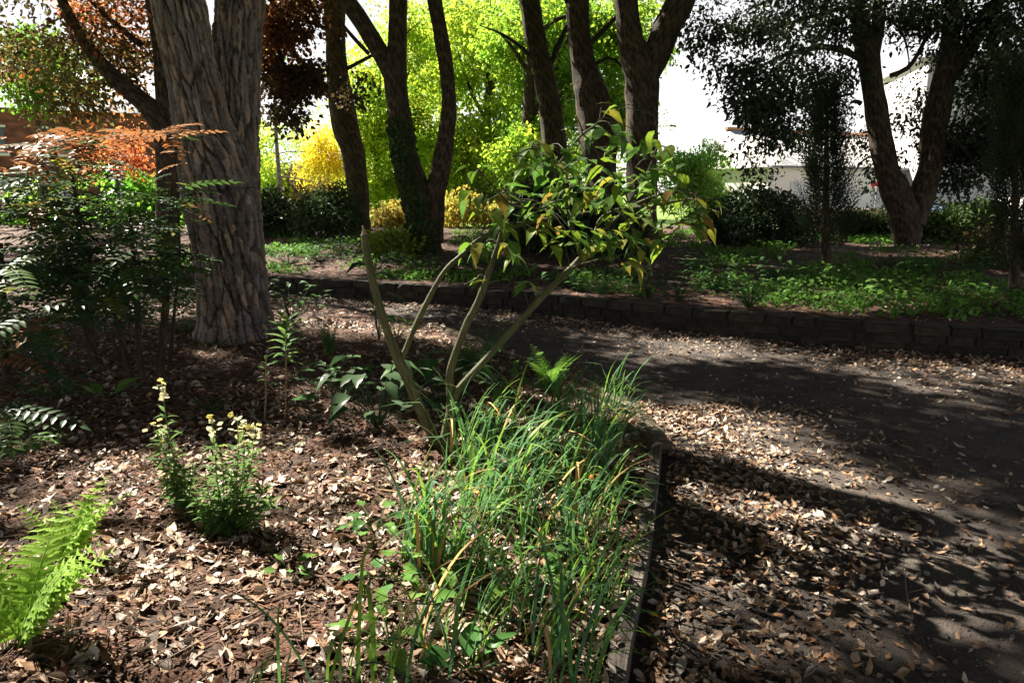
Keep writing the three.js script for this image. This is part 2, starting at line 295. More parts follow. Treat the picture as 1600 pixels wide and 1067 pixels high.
// where sun reaches the ground between the crowns (outlines measured in the photograph)
const gaps = [
  [[0, 800], [40, 700], [130, 655], [260, 640], [420, 648], [520, 690], [640, 735], [650, 800], [600, 900], [610, 1067], [320, 1067], [270, 990], [200, 900], [120, 850], [50, 860]],
  [[600, 735], [660, 660], [800, 640], [900, 720], [950, 850], [985, 960], [960, 1100], [520, 1100], [560, 900], [600, 800]],
  [[-60, 840], [180, 770], [210, 880], [150, 970], [-60, 1010]],
  [[1030, 630], [1130, 632], [1200, 665], [1260, 690], [1245, 725], [1110, 722], [1035, 690]],
  [[1085, 738], [1340, 757], [1350, 785], [1210, 790], [1090, 765]],
  [[1310, 765], [1420, 780], [1560, 800], [1520, 845], [1390, 830], [1300, 800]],
  [[1330, 712], [1600, 733], [1600, 765], [1400, 745]],
  [[1170, 870], [1340, 900], [1360, 945], [1200, 935]],
  [[1180, 1020], [1330, 1025], [1350, 1090], [1180, 1090]],
  [[1440, 985], [1600, 1000], [1620, 1050], [1460, 1040]],
  [[480, 485], [640, 500], [640, 535], [540, 535], [440, 512]],
  [[890, 522], [1060, 525], [1190, 545], [1170, 562], [990, 552]],
  [[1260, 560], [1600, 572], [1640, 625], [1360, 605]],
  [[270, 552], [400, 545], [410, 562], [280, 568]],
  [[640, 495], [720, 505], [740, 525], [660, 525]],
  [[800, 610], [1000, 590], [1010, 640], [830, 660]],
].map((g, n) => Object.assign(g.map(([u, v]) => { const p = onGround(u, v, u < 1000 && v > 480 ? 0.15 : 0); return [p.x, p.z]; }), { open: [1, 1, 1, 1, 0.9, 1, 0.8, 0.7, 0.85, 0.7, 1, 0.95, 0.9, 1, 1, 0.8][n], wide: [0.3, 0.3, 0.4, 0.36, 0.2, 0.34, 0.2, 0.15, 0.25, 0.2, 0.35, 0.3, 0.35, 0.3, 0.3, 0.25][n] }));
function inside(poly, x, z) { let c = false; for (let i = 0, j = poly.length - 1; i < poly.length; j = i++) { const [ax, az] = poly[i], [bx, bz] = poly[j]; if ((az > z) !== (bz > z) && x < (bx - ax) * (z - az) / (bz - az) + ax) c = !c; } return c; }
const crownSpots = [[940, 300, 4.1, 0.42, 0.9], [850, 260, 4.1, 0.35, 0.9], [1060, 320, 4.1, 0.35, 0.95], [760, 340, 4.0, 0.3, 0.95], [262, 80, 7.5, 0.25, 0.8], [290, 300, 7.4, 0.2, 0.7], [120, 240, 5.5, 0.7, 0.9], [60, 330, 5.4, 0.7, 0.75], [170, 400, 5.3, 0.5, 0.6], [862, 565, 5.3, 0.3, 1], [515, 520, 6.2, 0.3, 0.9], [450, 540, 4.5, 0.25, 0.9], [740, 560, 5.5, 0.3, 0.7], [600, 640, 4.3, 0.35, 0.6], [1190, 440, 9.5, 0.7, 0.7], [1290, 450, 9.5, 0.5, 0.7], [1450, 415, 13, 0.8, 0.6], [1500, 400, 13, 0.5, 0.9], [950, 440, 10, 0.4, 0.7], [480, 400, 13, 0.6, 0.6], [640, 410, 13, 0.6, 0.5], [195, 240, 18.5, 1.1, 1], [185, 60, 18.5, 1.2, 1], [110, 100, 14, 2.6, 0.9], [440, 100, 17, 1.6, 0.8], [80, 860, 2.6, 0.6, 1], [40, 960, 2.3, 0.5, 1], [170, 605, 5.0, 0.3, 1], [320, 720, 3.0, 0.35, 1]].map(([u, v, d, r, o]) => ({ c: at(u, v, d), r: r + 0.2, o }));
const shadowOf = (p, y = 0.15) => { const k = (p.y - y) / SUN.y; return [p.x - SUN.x * k, p.z - SUN.z * k]; };
function leavesGap(p, q) {                // true where this spot in the crowns is open to the sun
  const [x, z] = shadowOf(p); let m = 0;
  for (const g of gaps) if (q < g.open && (m = g.wide) && (inside(g, x, z) || inside(g, x - m, z) || inside(g, x + m, z) || inside(g, x, z + m) || inside(g, x, z - m))) return true;
  for (const c of crownSpots) if (q < c.o) { const e = p.clone().sub(c.c), k = e.dot(SUN); if (e.lengthSq() - k * k < c.r * c.r) return true; }
  return nz(x * 0.9 + 3, z * 1.1, 2) > (z < -8 ? -0.08 : z < -5 ? 0.26 : 0.42);
}

// ------------------------------------------------------------------ trees
const treeTops = [];        // trunks whose crowns close the roof of leaves overhead
// forked pine
{
  const base = onGround(368, 530, 0.16); base.y = 0.1;
  const t = thing('pine_tree', 'massive forked pine with scaly grey bark in front bed', 'tree');
  // cells of bark, longer than wide: [distance to the furrow, tone of the plate]
  const cells = (u, v, period, seed) => {
    const i0 = Math.floor(u), j0 = Math.floor(v); let d1 = 9, d2 = 9, id = 0;
    for (let j = j0 - 1; j <= j0 + 1; j++) for (let i = i0 - 1; i <= i0 + 1; i++) {
      const w = ((i % period) + period) % period, h = (w * 733 + (j + 500) * 4099 + seed * 917) & 65535, x = i + 0.5 + 0.42 * lattice[h], y = j + 0.5 + 0.45 * lattice[(h + 7001) & 65535], d = Math.hypot(u - x, v - y);
      if (d < d1) { d2 = d1; d1 = d; id = h; } else if (d < d2) d2 = d;
    }
    return [d2 - d1, lattice[(id + 333) & 65535], lattice[(id + 9111) & 65535]];
  };
  const plates = (pts, seed, radial) => {   // deeply furrowed plates made of thin flakes
    const g = limbGeo(pts, { radial, step: 0.016, rough: 0.03, freq: 2, seed, color: () => [1, 1, 1] }), p = g.attributes.position, n = g.attributes.normal, c = g.attributes.color, w = radial + 1;
    for (let i = 0; i < p.count; i++) {
      const a = (i % w) / radial * Math.PI * 2, y = p.getY(i), x = Math.cos(a), z = Math.sin(a), twist = y * 0.03;
      const wa = 0.5 * nz(x * 1.5, y * 1.6 + seed, z * 1.5) + 0.25 * nz(x * 5, y * 5, z * 5 + seed), wb = 0.35 * nz(x * 2 + 7, y * 2, z * 2);
      const A = ((a / 6.2832 + twist) % 1 + 1) % 1, big = cells(A * 25 + wa * 0.8, y / 0.55 + wb, 25, seed | 0), small = cells(A * 50 + wa * 1.2, y / 0.15 + wb * 2, 50, 5 + (seed | 0));
      const fine = nz(x * 22, y * 30, z * 22), f1 = smooth(0.0, 0.16, big[0] + 0.06 * fine), f2 = smooth(0, 0.25, small[0]), lump = nz(x * 2.2, y * 1.1 + seed, z * 2.2);
      const d = 0.040 * f1 + 0.012 * f2 + 0.014 * small[1] * f1 + 0.008 * big[1] + 0.004 * fine + 0.02 * lump - 0.06;
      p.setXYZ(i, p.getX(i) + n.getX(i) * d, p.getY(i), p.getZ(i) + n.getZ(i) * d);
      // grey-mauve outer bark, tan where flakes have come away, dark old bark in the furrows
      const flake = smooth(0.35, 0.6, small[1] * 0.6 + 0.5 * nz(x * 1.2 + 4, y * 1.1, z * 1.2) + 0.25), k = 1 + 0.22 * big[2] + 0.42 * small[2] + 0.35 * fine;
      const outer = [0.155, 0.132, 0.125], tan_ = [0.28, 0.205, 0.155], old = [0.042, 0.034, 0.031];
      c.setXYZ(i, ...[0, 1, 2].map((q) => lerp(old[q], lerp(outer[q], tan_[q], flake) * k, f1)));
    }
    g.computeVertexNormals();
    for (let i = 0; i < p.count; i += w) { const b = i + radial; const m = V(n.getX(i) + n.getX(b), n.getY(i) + n.getY(b), n.getZ(i) + n.getZ(b)).normalize(); n.setXYZ(i, m.x, m.y, m.z); n.setXYZ(b, m.x, m.y, m.z); }
    return g;
  };
  const D = -base.z, mat = new THREE.MeshStandardMaterial({ vertexColors: true, roughness: 0.92, bumpMap: barkBump, bumpScale: 0.014 });
  part('trunk', plates(limbAt([[368, 560, 138], [368, 528, 126], [368, 500, 114], [362, 440, 108], [354, 380, 112], [345, 320, 116], [330, 250, 104], [314, 190, 84, -0.05], [300, 110, 76, -0.1], [282, 20, 74, -0.12], [262, -80, 72, -0.12], [240, -260, 70], [225, -420, 60]], D), 2.2, 190), mat, t);
  part('second_stem', plates(limbAt([[366, 420, 70, 0.16], [368, 330, 72, 0.2], [372, 250, 66, 0.24], [371, 170, 66, 0.28], [371, 80, 68, 0.3], [373, 0, 70, 0.3], [378, -120, 68, 0.3], [388, -300, 62, 0.3], [398, -420, 54, 0.3]], D), 9.1, 130), mat, t);
  treeTops.push({ t, x: -3.4, z: -8.2, mat: holmThin });
}
function tree(name, label, u, v, depth) { const g = at(u, v, depth); return thing(name, label, 'tree', V(0, 0, 0)); }
// A: leaning trunk right of the pine
{
  const t = tree('park_tree', 'single dark trunk with a kink, standing just right of the pine'), D = 20;
  limb(t, 'trunk', [[560, 392, 44], [560, 360, 36], [559, 300, 31], [552, 245, 35], [541, 205, 40], [533, 160, 37], [526, 100, 30], [521, 0, 29], [516, -140, 27], [510, -300, 22]], D, mossBark, { radial: 18, step: 0.12 });
  limb(t, 'branch', [[516, 150, 14], [492, 120, 11], [462, 88, 10], [435, 50, 9], [405, 18, 8], [370, -20, 6]], D, darkBark, { bend: -0.12 });
  limb(t, 'branch', [[540, 108, 6], [570, 92, 5], [612, 70, 3], [660, 30, 1]], D);
  limb(t, 'branch', [[530, 60, 7], [500, 40, 5], [470, 10, 4], [430, 5, 3]], D);
  treeTops.push({ t, x: -5.5, z: -19, mat: holmThin });
}
// B: big fork with ivy
let ivyLimb;
{
  const t = tree('park_tree', 'ivy-clad trunk splitting low into two tall stems behind the broken-topped sapling stem'), D = 14.8;
  ivyLimb = limbAt([[667, 402, 60], [666, 384, 46], [662, 345, 46], [650, 300, 42], [636, 250, 36], [628, 200, 33], [620, 150, 34], [617, 110, 34], [621, 60, 27], [622, 0, 26], [621, -160, 24], [618, -320, 18]], D);
  part('trunk', limbGeo(ivyLimb, { radial: 20, step: 0.1, rough: 0.14 }), darkBark, t);
  limb(t, 'stem', [[672, 378, 42], [672, 345, 40], [680, 300, 32], [690, 255, 28], [698, 205, 25], [701, 155, 22], [697, 105, 22], [688, 50, 21], [679, 0, 22], [668, -80, 20], [655, -250, 14]], D, darkBark, { radial: 18, step: 0.1 });
  limb(t, 'stem', [[616, 128, 26], [602, 100, 25], [578, 55, 25], [545, 5, 24], [505, -60, 20], [450, -160, 14]], D, darkBark, { radial: 16, step: 0.1 });
  limb(t, 'branch', [[576, 84, 6], [562, 70, 6], [540, 45, 5], [522, 22, 4]], D);
  treeTops.push({ t, x: -2.6, z: -14, mat: holmThin });
}
{
  const t = tree('park_tree', 'slanting dark trunk left of the pair behind the sapling crown'), D = 17;
  limb(t, 'trunk', [[866, 400, 46], [864, 360, 40], [866, 250, 38], [862, 190, 36], [853, 130, 32], [842, 80, 31], [828, 10, 31], [812, -80, 28], [790, -240, 20]], D, mossBark, { radial: 16, step: 0.12 });
  limb(t, 'branch', [[836, 95, 6], [810, 70, 5], [778, 50, 3.5], [750, 40, 1]], D);
  limb(t, 'branch', [[852, 120, 10], [868, 80, 9], [885, 45, 7], [905, 10, 6]], D, darkBark, { bend: 0.2 });
  treeTops.push({ t, x: -1.5, z: -19, mat: holmThin });
}
{
  const t = tree('park_tree', 'thick straight dark trunk between slanting trunk and forked trunk'), D = 15.6;
  limb(t, 'trunk', [[948, 405, 60], [945, 370, 48], [941, 280, 44], [934, 210, 56], [924, 150, 50], [912, 100, 36], [905, 50, 34], [903, 0, 34], [898, -120, 30], [890, -260, 22]], D, darkBark, { radial: 18, step: 0.12 });
  limb(t, 'branch', [[900, 20, 14], [885, -5, 12], [868, -40, 10]], D);
  limb(t, 'branch', [[920, 70, 8], [945, 45, 7], [965, 25, 5], [995, 5, 2]], D);
  limb(t, 'branch', [[930, 100, 5], [955, 90, 4], [985, 118, 4]], D);
  treeTops.push({ t, x: 0.2, z: -21, mat: holmThin });
}
{
  const t = tree('park_tree', 'tall dark trunk forking into a wide Y against the white sky'), D = 14.1;
  limb(t, 'trunk', [[1002, 412, 62], [1002, 390, 50], [1003, 300, 45], [1003, 200, 46], [1004, 150, 50], [1000, 105, 50], [985, 60, 38], [979, 0, 34], [972, -110, 30], [968, -280, 22]], D, darkBark, { radial: 18, step: 0.1 });
  limb(t, 'stem', [[1006, 125, 40], [1022, 90, 40], [1042, 45, 40], [1064, 0, 40], [1090, -60, 36], [1130, -180, 26]], D, darkBark, { radial: 18, step: 0.1 });
  treeTops.push({ t, x: 1.8, z: -15, mat: holmThin });
}
// F: holm oak on the right with visible low crown
{
  const t = tree('holm_oak', 'broad evergreen oak forking low at right, dark hanging foliage over the bed'), D = 15.3;
  limb(t, 'trunk', [[1417, 410, 66], [1416, 388, 36], [1417, 345, 44], [1400, 300, 42], [1385, 260, 34], [1373, 190, 32], [1362, 120, 30], [1356, 80, 32], [1344, 30, 24], [1334, -20, 22], [1318, -140, 18], [1300, -260, 12]], D, darkBark, { radial: 18, step: 0.1 });
  limb(t, 'stem', [[1424, 350, 40], [1440, 310, 36], [1455, 260, 34], [1462, 205, 33], [1472, 150, 31], [1480, 105, 29], [1487, 50, 26], [1490, -10, 25], [1496, -140, 18]], D, darkBark, { radial: 16, step: 0.1 });
  limb(t, 'stem', [[1478, 125, 26], [1500, 95, 24], [1525, 60, 22], [1552, 15, 20], [1590, -50, 16]], D, darkBark, { radial: 14, step: 0.1 });
  limb(t, 'stem', [[1364, 90, 20], [1372, 45, 18], [1376, 0, 18], [1380, -100, 14]], D, darkBark, { radial: 14, step: 0.1 });
  limb(t, 'stem', [[1442, 240, 14], [1449, 190, 14], [1462, 130, 12], [1472, 95, 11]], D, darkBark, { radial: 12 });
  limb(t, 'branch', [[1346, 92, 11], [1320, 80, 9], [1290, 73, 8], [1262, 77, 7], [1240, 82, 6], [1205, 95, 4], [1170, 120, 3]], D, mossBark, { bend: -0.2 });
  limb(t, 'branch', [[1392, 118, 7], [1416, 108, 7], [1432, 90, 6], [1448, 60, 6], [1466, 40, 5]], D);
  limb(t, 'branch', [[1346, 162, 8], [1338, 158, 6], [1330, 160, 4]], D);
  for (const b of [[[1262, 77, 5], [1240, 110, 4], [1225, 150, 3], [1222, 200, 1]], [[1240, 82, 4], [1205, 120, 3], [1180, 165, 1]], [[1338, 10, 6], [1290, 20, 5], [1220, 40, 4], [1150, 50, 2], [1090, 60, 1]], [[1220, 40, 3], [1190, 90, 2], [1165, 140, 1]], [[1490, 10, 6], [1530, 90, 4], [1560, 160, 3], [1580, 230, 1]], [[1470, 200, 5], [1500, 225, 4], [1540, 270, 1]], [[1376, 20, 5], [1410, 50, 4], [1425, 120, 1]], [[1385, 240, 4], [1350, 250, 3], [1325, 290, 1]], [[1320, 80, 3], [1305, 120, 2], [1290, 170, 1]]]) limb(t, 'branch', b, D - 0.6, darkBark, { radial: 6, step: 0.15 });
  const B = [puff(1180, 40, 130, 60, 14.5, 203, 1.3), puff(1110, 40, 45, 60, 14, 34, 0.8), puff(1215, 120, 60, 50, 14, 86, 0.8), puff(1160, 110, 60, 40, 14.2, 39, 0.7), puff(1185, 165, 60, 40, 14, 86, 0.7), puff(1215, 205, 46, 34, 14, 39, 0.5), puff(1165, 225, 30, 26, 14, 11, 0.4), puff(1195, 262, 36, 20, 14.3, 7, 0.5),
    puff(1290, 20, 90, 50, 15, 117, 1.2), puff(1305, 110, 40, 40, 15.4, 31, 0.6), puff(1285, 160, 36, 36, 15, 20, 0.5), puff(1340, 230, 30, 60, 15.8, 22, 0.6), puff(1430, 20, 90, 45, 15.6, 117, 1.2), puff(1420, 120, 40, 50, 16.2, 30, 0.8), puff(1415, 190, 40, 50, 16.2, 34, 0.7), puff(1550, 40, 90, 70, 15, 179, 1.5), puff(1570, 130, 70, 70, 15, 148, 1.2), puff(1520, 160, 40, 60, 16, 39, 0.8), puff(1500, 230, 60, 46, 15.5, 101, 0.8), puff(1575, 220, 50, 60, 14.6, 101, 0.8), puff(1500, 285, 40, 24, 15.5, 22, 0.5), puff(1380, 265, 34, 34, 16, 23, 0.5), puff(1340, 290, 40, 26, 16, 17, 0.5), puff(1400, -110, 330, 110, 15.5, 342, 3.5)];
  foliage('crown', t, B, sprayOakSmall[0], holmThin, { seed: 8, shell: 0.6, tint: 0.35, keep: (p) => nz(p.x * 1.2 + 6, p.y * 1.3, p.z * 0.5) > (p.x > 8.5 ? -0.25 : -0.1) });
}
// copper beech on the left, behind the pine
{
  const t = tree('copper_beech', 'copper beech with dark and orange-red leaves behind the pine, upper left'), D = 13.5;
  limb(t, 'trunk', [[262, 430, 44], [262, 400, 36], [262, 330, 34], [262, 250, 34], [258, 205, 36], [244, 180, 36], [218, 155, 28], [190, 132, 24], [150, 90, 20], [110, 30, 16], [80, -40, 12]], D, darkBark, { radial: 14, step: 0.1 });
  limb(t, 'stem', [[258, 210, 26], [256, 150, 24], [250, 80, 22], [238, 0, 20], [225, -120, 16]], D, darkBark, { radial: 14, step: 0.1 });
  limb(t, 'branch', [[220, 70, 10], [200, 55, 9], [170, 30, 8], [140, 0, 6]], D);
  const dark = [0.55, 1.15, 0.8];
  const B = [puff(60, 60, 110, 70, 14, 97, 1.6, dark), puff(150, 110, 90, 60, 14, 79, 1.4, dark), puff(60, 150, 80, 50, 13.5, 55, 1.2, dark), puff(200, 30, 60, 50, 13.6, 34, 1.2), puff(215, 110, 40, 60, 14.4, 34, 1, [0.5, 0.8, 0.5]), puff(20, 20, 60, 60, 14, 34, 1.2, dark), puff(160, -80, 240, 90, 14, 162, 3, [0.6, 0.8, 0.6]), puff(170, 190, 60, 26, 14, 14, 0.8, dark)];
  foliage('crown', t, B, sprayOakSmall[1], copperLeaf, { seed: 18, tint: 0.5, keep: (p) => nz(p.x * 1.1, p.y * 1.3, p.z * 0.5) > -0.08 });
  foliage('red_foliage', t, [puff(185, 60, 45, 50, 18.5, 51, 0.9), puff(195, 240, 50, 48, 18.5, 61, 0.9), puff(170, 190, 40, 30, 16.5, 23, 0.8), puff(130, 20, 50, 26, 16.5, 23, 0.9), puff(215, 200, 26, 50, 16.5, 28, 0.8), puff(30, 90, 30, 40, 17, 9, 0.8)], sprayOakSmall[0], redLeaf, { seed: 19, tint: 0.5, shell: 0.8, keep: (p) => nz(p.x * 1.3, p.y * 1.5, p.z) > -0.05 });
  treeTops.push({ t, x: -7.5, z: -12.5, mat: holmThin });
  const t2 = tree('copper_beech', 'spray of purple-brown beech leaves hanging between pine and kinked trunk');
  limb(t2, 'branch', [[370, -90, 16], [400, -20, 12], [425, 50, 8], [445, 110, 5], [458, 170, 3]], 17);
  limb(t2, 'branch', [[400, -20, 8], [445, 20, 6], [480, 60, 4]], 17);
  foliage('crown', t2, [puff(425, 50, 36, 60, 17, 60, 0.8), puff(470, 20, 40, 40, 17, 45, 0.8, [0.5, 0.7, 0.6]), puff(440, 130, 36, 36, 17, 45, 0.7, [0.3, 0.5, 0.5]), puff(478, 130, 30, 50, 17, 35, 0.7, [0.3, 0.5, 0.5]), puff(455, 185, 36, 24, 17, 25, 0.6, [0.3, 0.6, 0.5]), puff(402, 110, 16, 40, 17, 15, 0.5), puff(560, 150, 22, 22, 19, 12, 0.5, [0.3, 0.6, 0.5]), puff(420, -80, 100, 60, 17, 75, 1.5)], sprayBeech[0], copperLeaf, { seed: 28, shell: 0.7, keep: (p) => nz(p.x * 1.6, p.y * 1.6, p.z) > -0.12 });
}

// ------------------------------------------------------------------ the roof of leaves above the frame, shared out among the trees that carry it
treeTops.push({ t: thing('holm_oak', 'evergreen oak left of the frame, shading the front bed', 'tree'), x: -9.5, z: -7, mat: holmThin, own: true });
treeTops.push({ t: thing('holm_oak', 'evergreen oak right of the frame, shading the near path', 'tree'), x: 6.5, z: -2.5, mat: holmThin, own: true });
treeTops.push({ t: thing('holm_oak', 'evergreen oak behind the viewer, shading the path', 'tree'), x: -4.5, z: 4.5, mat: holmThin, own: true });
{
  for (const a of treeTops) if (a.own) {
    part('trunk', limbGeo([[V(a.x, -0.1, a.z), 0.42], [V(a.x, 1, a.z), 0.33], [V(a.x + 0.2, 4, a.z + 0.1), 0.3], [V(a.x + 0.1, 7, a.z), 0.24], [V(a.x, 9.5, a.z), 0.12]], { radial: 14 }), darkBark, a.t);
    for (let k = 0; k < 5; k++) { const w = k * 1.26 + a.x, h = 4.5 + k * 0.7; part('branch', limbGeo([[V(a.x + 0.15, h, a.z), 0.12], [V(a.x + Math.cos(w) * 1.5, h + 1.4, a.z + Math.sin(w) * 1.5), 0.08], [V(a.x + Math.cos(w) * 3.4, h + 2.4, a.z + Math.sin(w) * 3.4), 0.03]], { radial: 7 }), darkBark, a.t); }
  }
  const r = random(4242), lists = treeTops.map(() => [[], []]);
  for (let i = 0; i < 44000; i++) {
    const p = V(lerp(-18, 15, r()), lerp(7.2, 10.5, r()), lerp(-27, 11, r())), s = lerp(0.85, 1.35, r()), q = [r() * 6.28, r(), r(), r()];
    if (p.y < 1.6 + 0.245 * -p.z + 0.9) continue;
    if (leavesGap(p, r())) continue;
    let best = 0, bd = 1e9; treeTops.forEach((a, n) => { const d = Math.hypot(a.x - p.x, a.z - p.z); if (d < bd) { bd = d; best = n; } });
    lists[best][0].push(new THREE.Matrix4().compose(p, new THREE.Quaternion().setFromEuler(new THREE.Euler(q[1] - 0.5, q[0], q[2] - 0.5)), V(s, s, s)));
    const j = 0.75 + 0.5 * q[3]; lists[best][1].push([j, j, j]);
  }
  treeTops.forEach((a, n) => { if (lists[n][0].length) copies('high_crown', a.t, sprayOak[n % 2], holmGreen, ...lists[n]); });
}

// ivy on the forked trunk
{
  const r = random(66), ms = [], cs = [], c = new THREE.CatmullRomCurve3(ivyLimb.map((p) => p[0]), false, 'centripetal'), g = mergeGeometries([0, 1, 2, 3, 4].map((k) => leafGeo({ L: 0.07, W: 0.06, n: 3, peak: 0.6, droop: 0.3 }).applyMatrix4(aim(V((k - 2) * 0.05, (k % 2) * 0.06, 0), V(Math.sin(k * 2), -0.8, 0.5), V(0, 0.3, 1)))));
  for (let i = 0; i < 900; i++) {
    const t = 0.02 + 0.46 * Math.pow(r(), 1.2), p = c.getPoint(t), f = t * (ivyLimb.length - 1), k = Math.floor(f), R = lerp(ivyLimb[k][1], ivyLimb[k + 1][1], f - k), a = Math.PI * (0.1 + 1.3 * r()) , n = V(-Math.sin(a - 0.6) * 1, 0, Math.cos(a - 0.9)).normalize();
    ms.push(aim(p.addScaledVector(n, R * 1.06), n.clone().add(V((r() - 0.5) * 0.8, -0.5, 0)), V(0, 1, 0), 0.8 + 0.6 * r())); const j = 0.6 + 0.8 * r(); cs.push([j, j, j]);
  }
  const o = copies('ivy', scene, g, leafy(rgb(0.025, 0.048, 0.014), 0.2, 0.4, 0.3), ms, cs); o.userData.label = 'dark ivy climbing the trunk that splits into two stems'; o.userData.category = 'ivy';
}

// ------------------------------------------------------------------ sunlit trees beyond the bed
function backTree(name, label, trunkList, depth, blobs, geo, mat, seed, barkMat = darkBark, branches = []) {
  const t = thing(name, label, 'tree', V(0, 0, 0), 'sunlit trees beyond the bed');
  limb(t, 'trunk', trunkList, depth, barkMat, { radial: 9, step: 0.5 });
  for (const b of branches) limb(t, 'branch', b, depth, barkMat, { radial: 6, step: 0.5 });
  for (const b of blobs) { b.r = b.r.map((x) => x * 1.25); b.n = Math.round(b.n * 1.45); }
  foliage('crown', t, blobs, geo, mat, { seed, tint: 0.45, scale: [0.5, 1.5], shell: 0.75, keep: (p) => nz(p.x * 0.55 + seed, p.y * 0.8, p.z * 0.4) > -0.24 });
  return t;
}
backTree('lime_tree', 'bright yellow-green tree filling the gap between kinked trunk and ivy trunk', [[590, 350, 12], [588, 250, 10], [592, 170, 7], [594, 110, 2]], 34,
  [puff(590, 130, 55, 60, 34, 130), puff(575, 215, 50, 60, 34, 150), puff(600, 290, 50, 40, 33, 110), puff(640, 170, 40, 80, 35, 120), puff(650, 50, 36, 40, 35, 50)], sprayLime[0], limeGreen, 101, darkBark, [[[588, 250, 5], [565, 200, 4], [555, 150, 2]], [[590, 200, 5], [620, 150, 4], [640, 110, 2]]]);
backTree('lime_tree', 'bright yellow-green tree seen between and right of the two ivy stems', [[760, 350, 16], [758, 240, 13], [765, 120, 11], [770, 0, 9]], 36,
  [puff(670, 230, 60, 70, 36, 180), puff(750, 240, 70, 60, 35, 320), puff(720, 130, 60, 60, 37, 170), puff(770, 60, 70, 60, 37, 200), puff(740, 310, 70, 30, 34, 150), puff(800, 170, 40, 60, 36, 160), puff(720, 30, 50, 50, 38, 110)], sprayLime[1], limeGreen, 102, darkBark, [[[760, 190, 6], [735, 140, 5], [715, 80, 3]], [[764, 150, 6], [790, 90, 5], [800, 30, 3]], [[758, 230, 5], [720, 200, 4], [690, 180, 2]]]);
backTree('lime_tree', 'deeper green tree behind the slanting trunk and thick straight trunk', [[828, 320, 22], [826, 200, 20], [828, 120, 17], [835, 30, 14], [840, -60, 10]], 30,
  [puff(830, 70, 70, 60, 32, 230, undefined, [0.7, 0.85, 0.8]), puff(880, 150, 50, 70, 31, 220, undefined, [0.55, 0.75, 0.7]), puff(960, 60, 70, 60, 32, 220, undefined, [0.7, 0.85, 0.8]), puff(880, 30, 60, 50, 33, 140, undefined, [0.7, 0.85, 0.8]), puff(965, 170, 20, 60, 31, 90, undefined, [0.6, 0.8, 0.7]), puff(820, 250, 50, 50, 30, 160, undefined, [0.8, 0.95, 0.8])], sprayLime[0], limeGreen, 103, mossBark, [[[827, 190, 8], [855, 140, 7], [880, 80, 5], [895, 40, 3]], [[828, 120, 7], [805, 80, 5], [780, 50, 3]], [[832, 60, 8], [870, 30, 6], [920, 20, 4]]]);
backTree('lime_tree', 'tall pale green trees forming the far wall of foliage', [[690, 345, 10], [690, 200, 9], [692, 40, 6]], 48,
  [puff(580, 190, 90, 70, 50, 130), puff(660, 250, 120, 60, 48, 260), puff(790, 270, 130, 55, 46, 300), puff(900, 250, 90, 60, 46, 180), puff(850, 40, 150, 90, 50, 300), puff(680, 70, 90, 90, 50, 190), puff(980, 80, 50, 90, 48, 110), puff(450, 250, 60, 60, 50, 110, undefined, [0.8, 0.9, 1]), puff(410, 250, 24, 60, 48, 40), puff(520, 290, 60, 40, 46, 90), puff(620, 120, 60, 60, 48, 90), puff(990, 200, 40, 60, 47, 80)], sprayLime[1], limeGreen, 104, greyBark);
backTree('lime_tree', 'small pale green tree in the open gap right of the wide Y trunk', [[1090, 360, 8], [1092, 300, 6], [1095, 240, 4]], 30,
  [puff(1085, 275, 48, 50, 30, 230, undefined, [0.7, 0.9, 1.4]), puff(1110, 320, 35, 36, 30, 80, undefined, [0.6, 0.85, 1]), puff(1080, 225, 24, 22, 30, 24, undefined, [0.7, 0.9, 1.4])], sprayBeech[1], limeGreen, 105, greyBark);
backTree('lime_tree', 'green tree glimpsed left of pine behind the grey road sign', [[205, 360, 9], [206, 300, 7], [208, 240, 5]], 30,
  [puff(190, 305, 45, 40, 30, 110, undefined, [0.45, 0.7, 0.6]), puff(235, 330, 40, 36, 30, 90, undefined, [0.4, 0.65, 0.5]), puff(40, 330, 50, 30, 34, 60, undefined, [0.5, 0.7, 0.6])], sprayLime[0], limeGreen, 106);
backTree('laburnum', 'golden yellow flowering tree left of the kinked trunk', [[548, 345, 5], [546, 290, 5], [540, 240, 4], [525, 200, 3]], 30,
  [puff(505, 220, 40, 30, 30, 30), puff(525, 250, 30, 34, 30, 30), puff(490, 255, 26, 18, 30, 14), puff(500, 190, 16, 12, 30, 4)], sprayTassel, leafy(rgb(0.82, 0.74, 0.06), 0.55), 107, greyBark);
backTree('birch_tree', 'pale slender bare trunk between the pine and the golden tree', [[438, 335, 7], [437, 300, 6.5], [434, 255, 6], [431, 215, 5.5], [428, 120, 4], [426, 40, 3]], 27,
  [puff(425, 60, 26, 60, 27, 30, undefined, [0.7, 0.9, 1])], sprayLime[0], limeGreen, 108, new THREE.MeshStandardMaterial({ color: rgb(0.46, 0.46, 0.45), roughness: 0.8, map: noiseTexture(128, (u, v) => { const k = 190 + 50 * tiled(u, v, 6, 4, 24); return [k, k, k]; }, 1, true) }), [[[434, 240, 2], [455, 236, 1.5], [480, 238, 1]], [[437, 275, 2.2], [460, 278, 1.6], [490, 284, 1]]]);

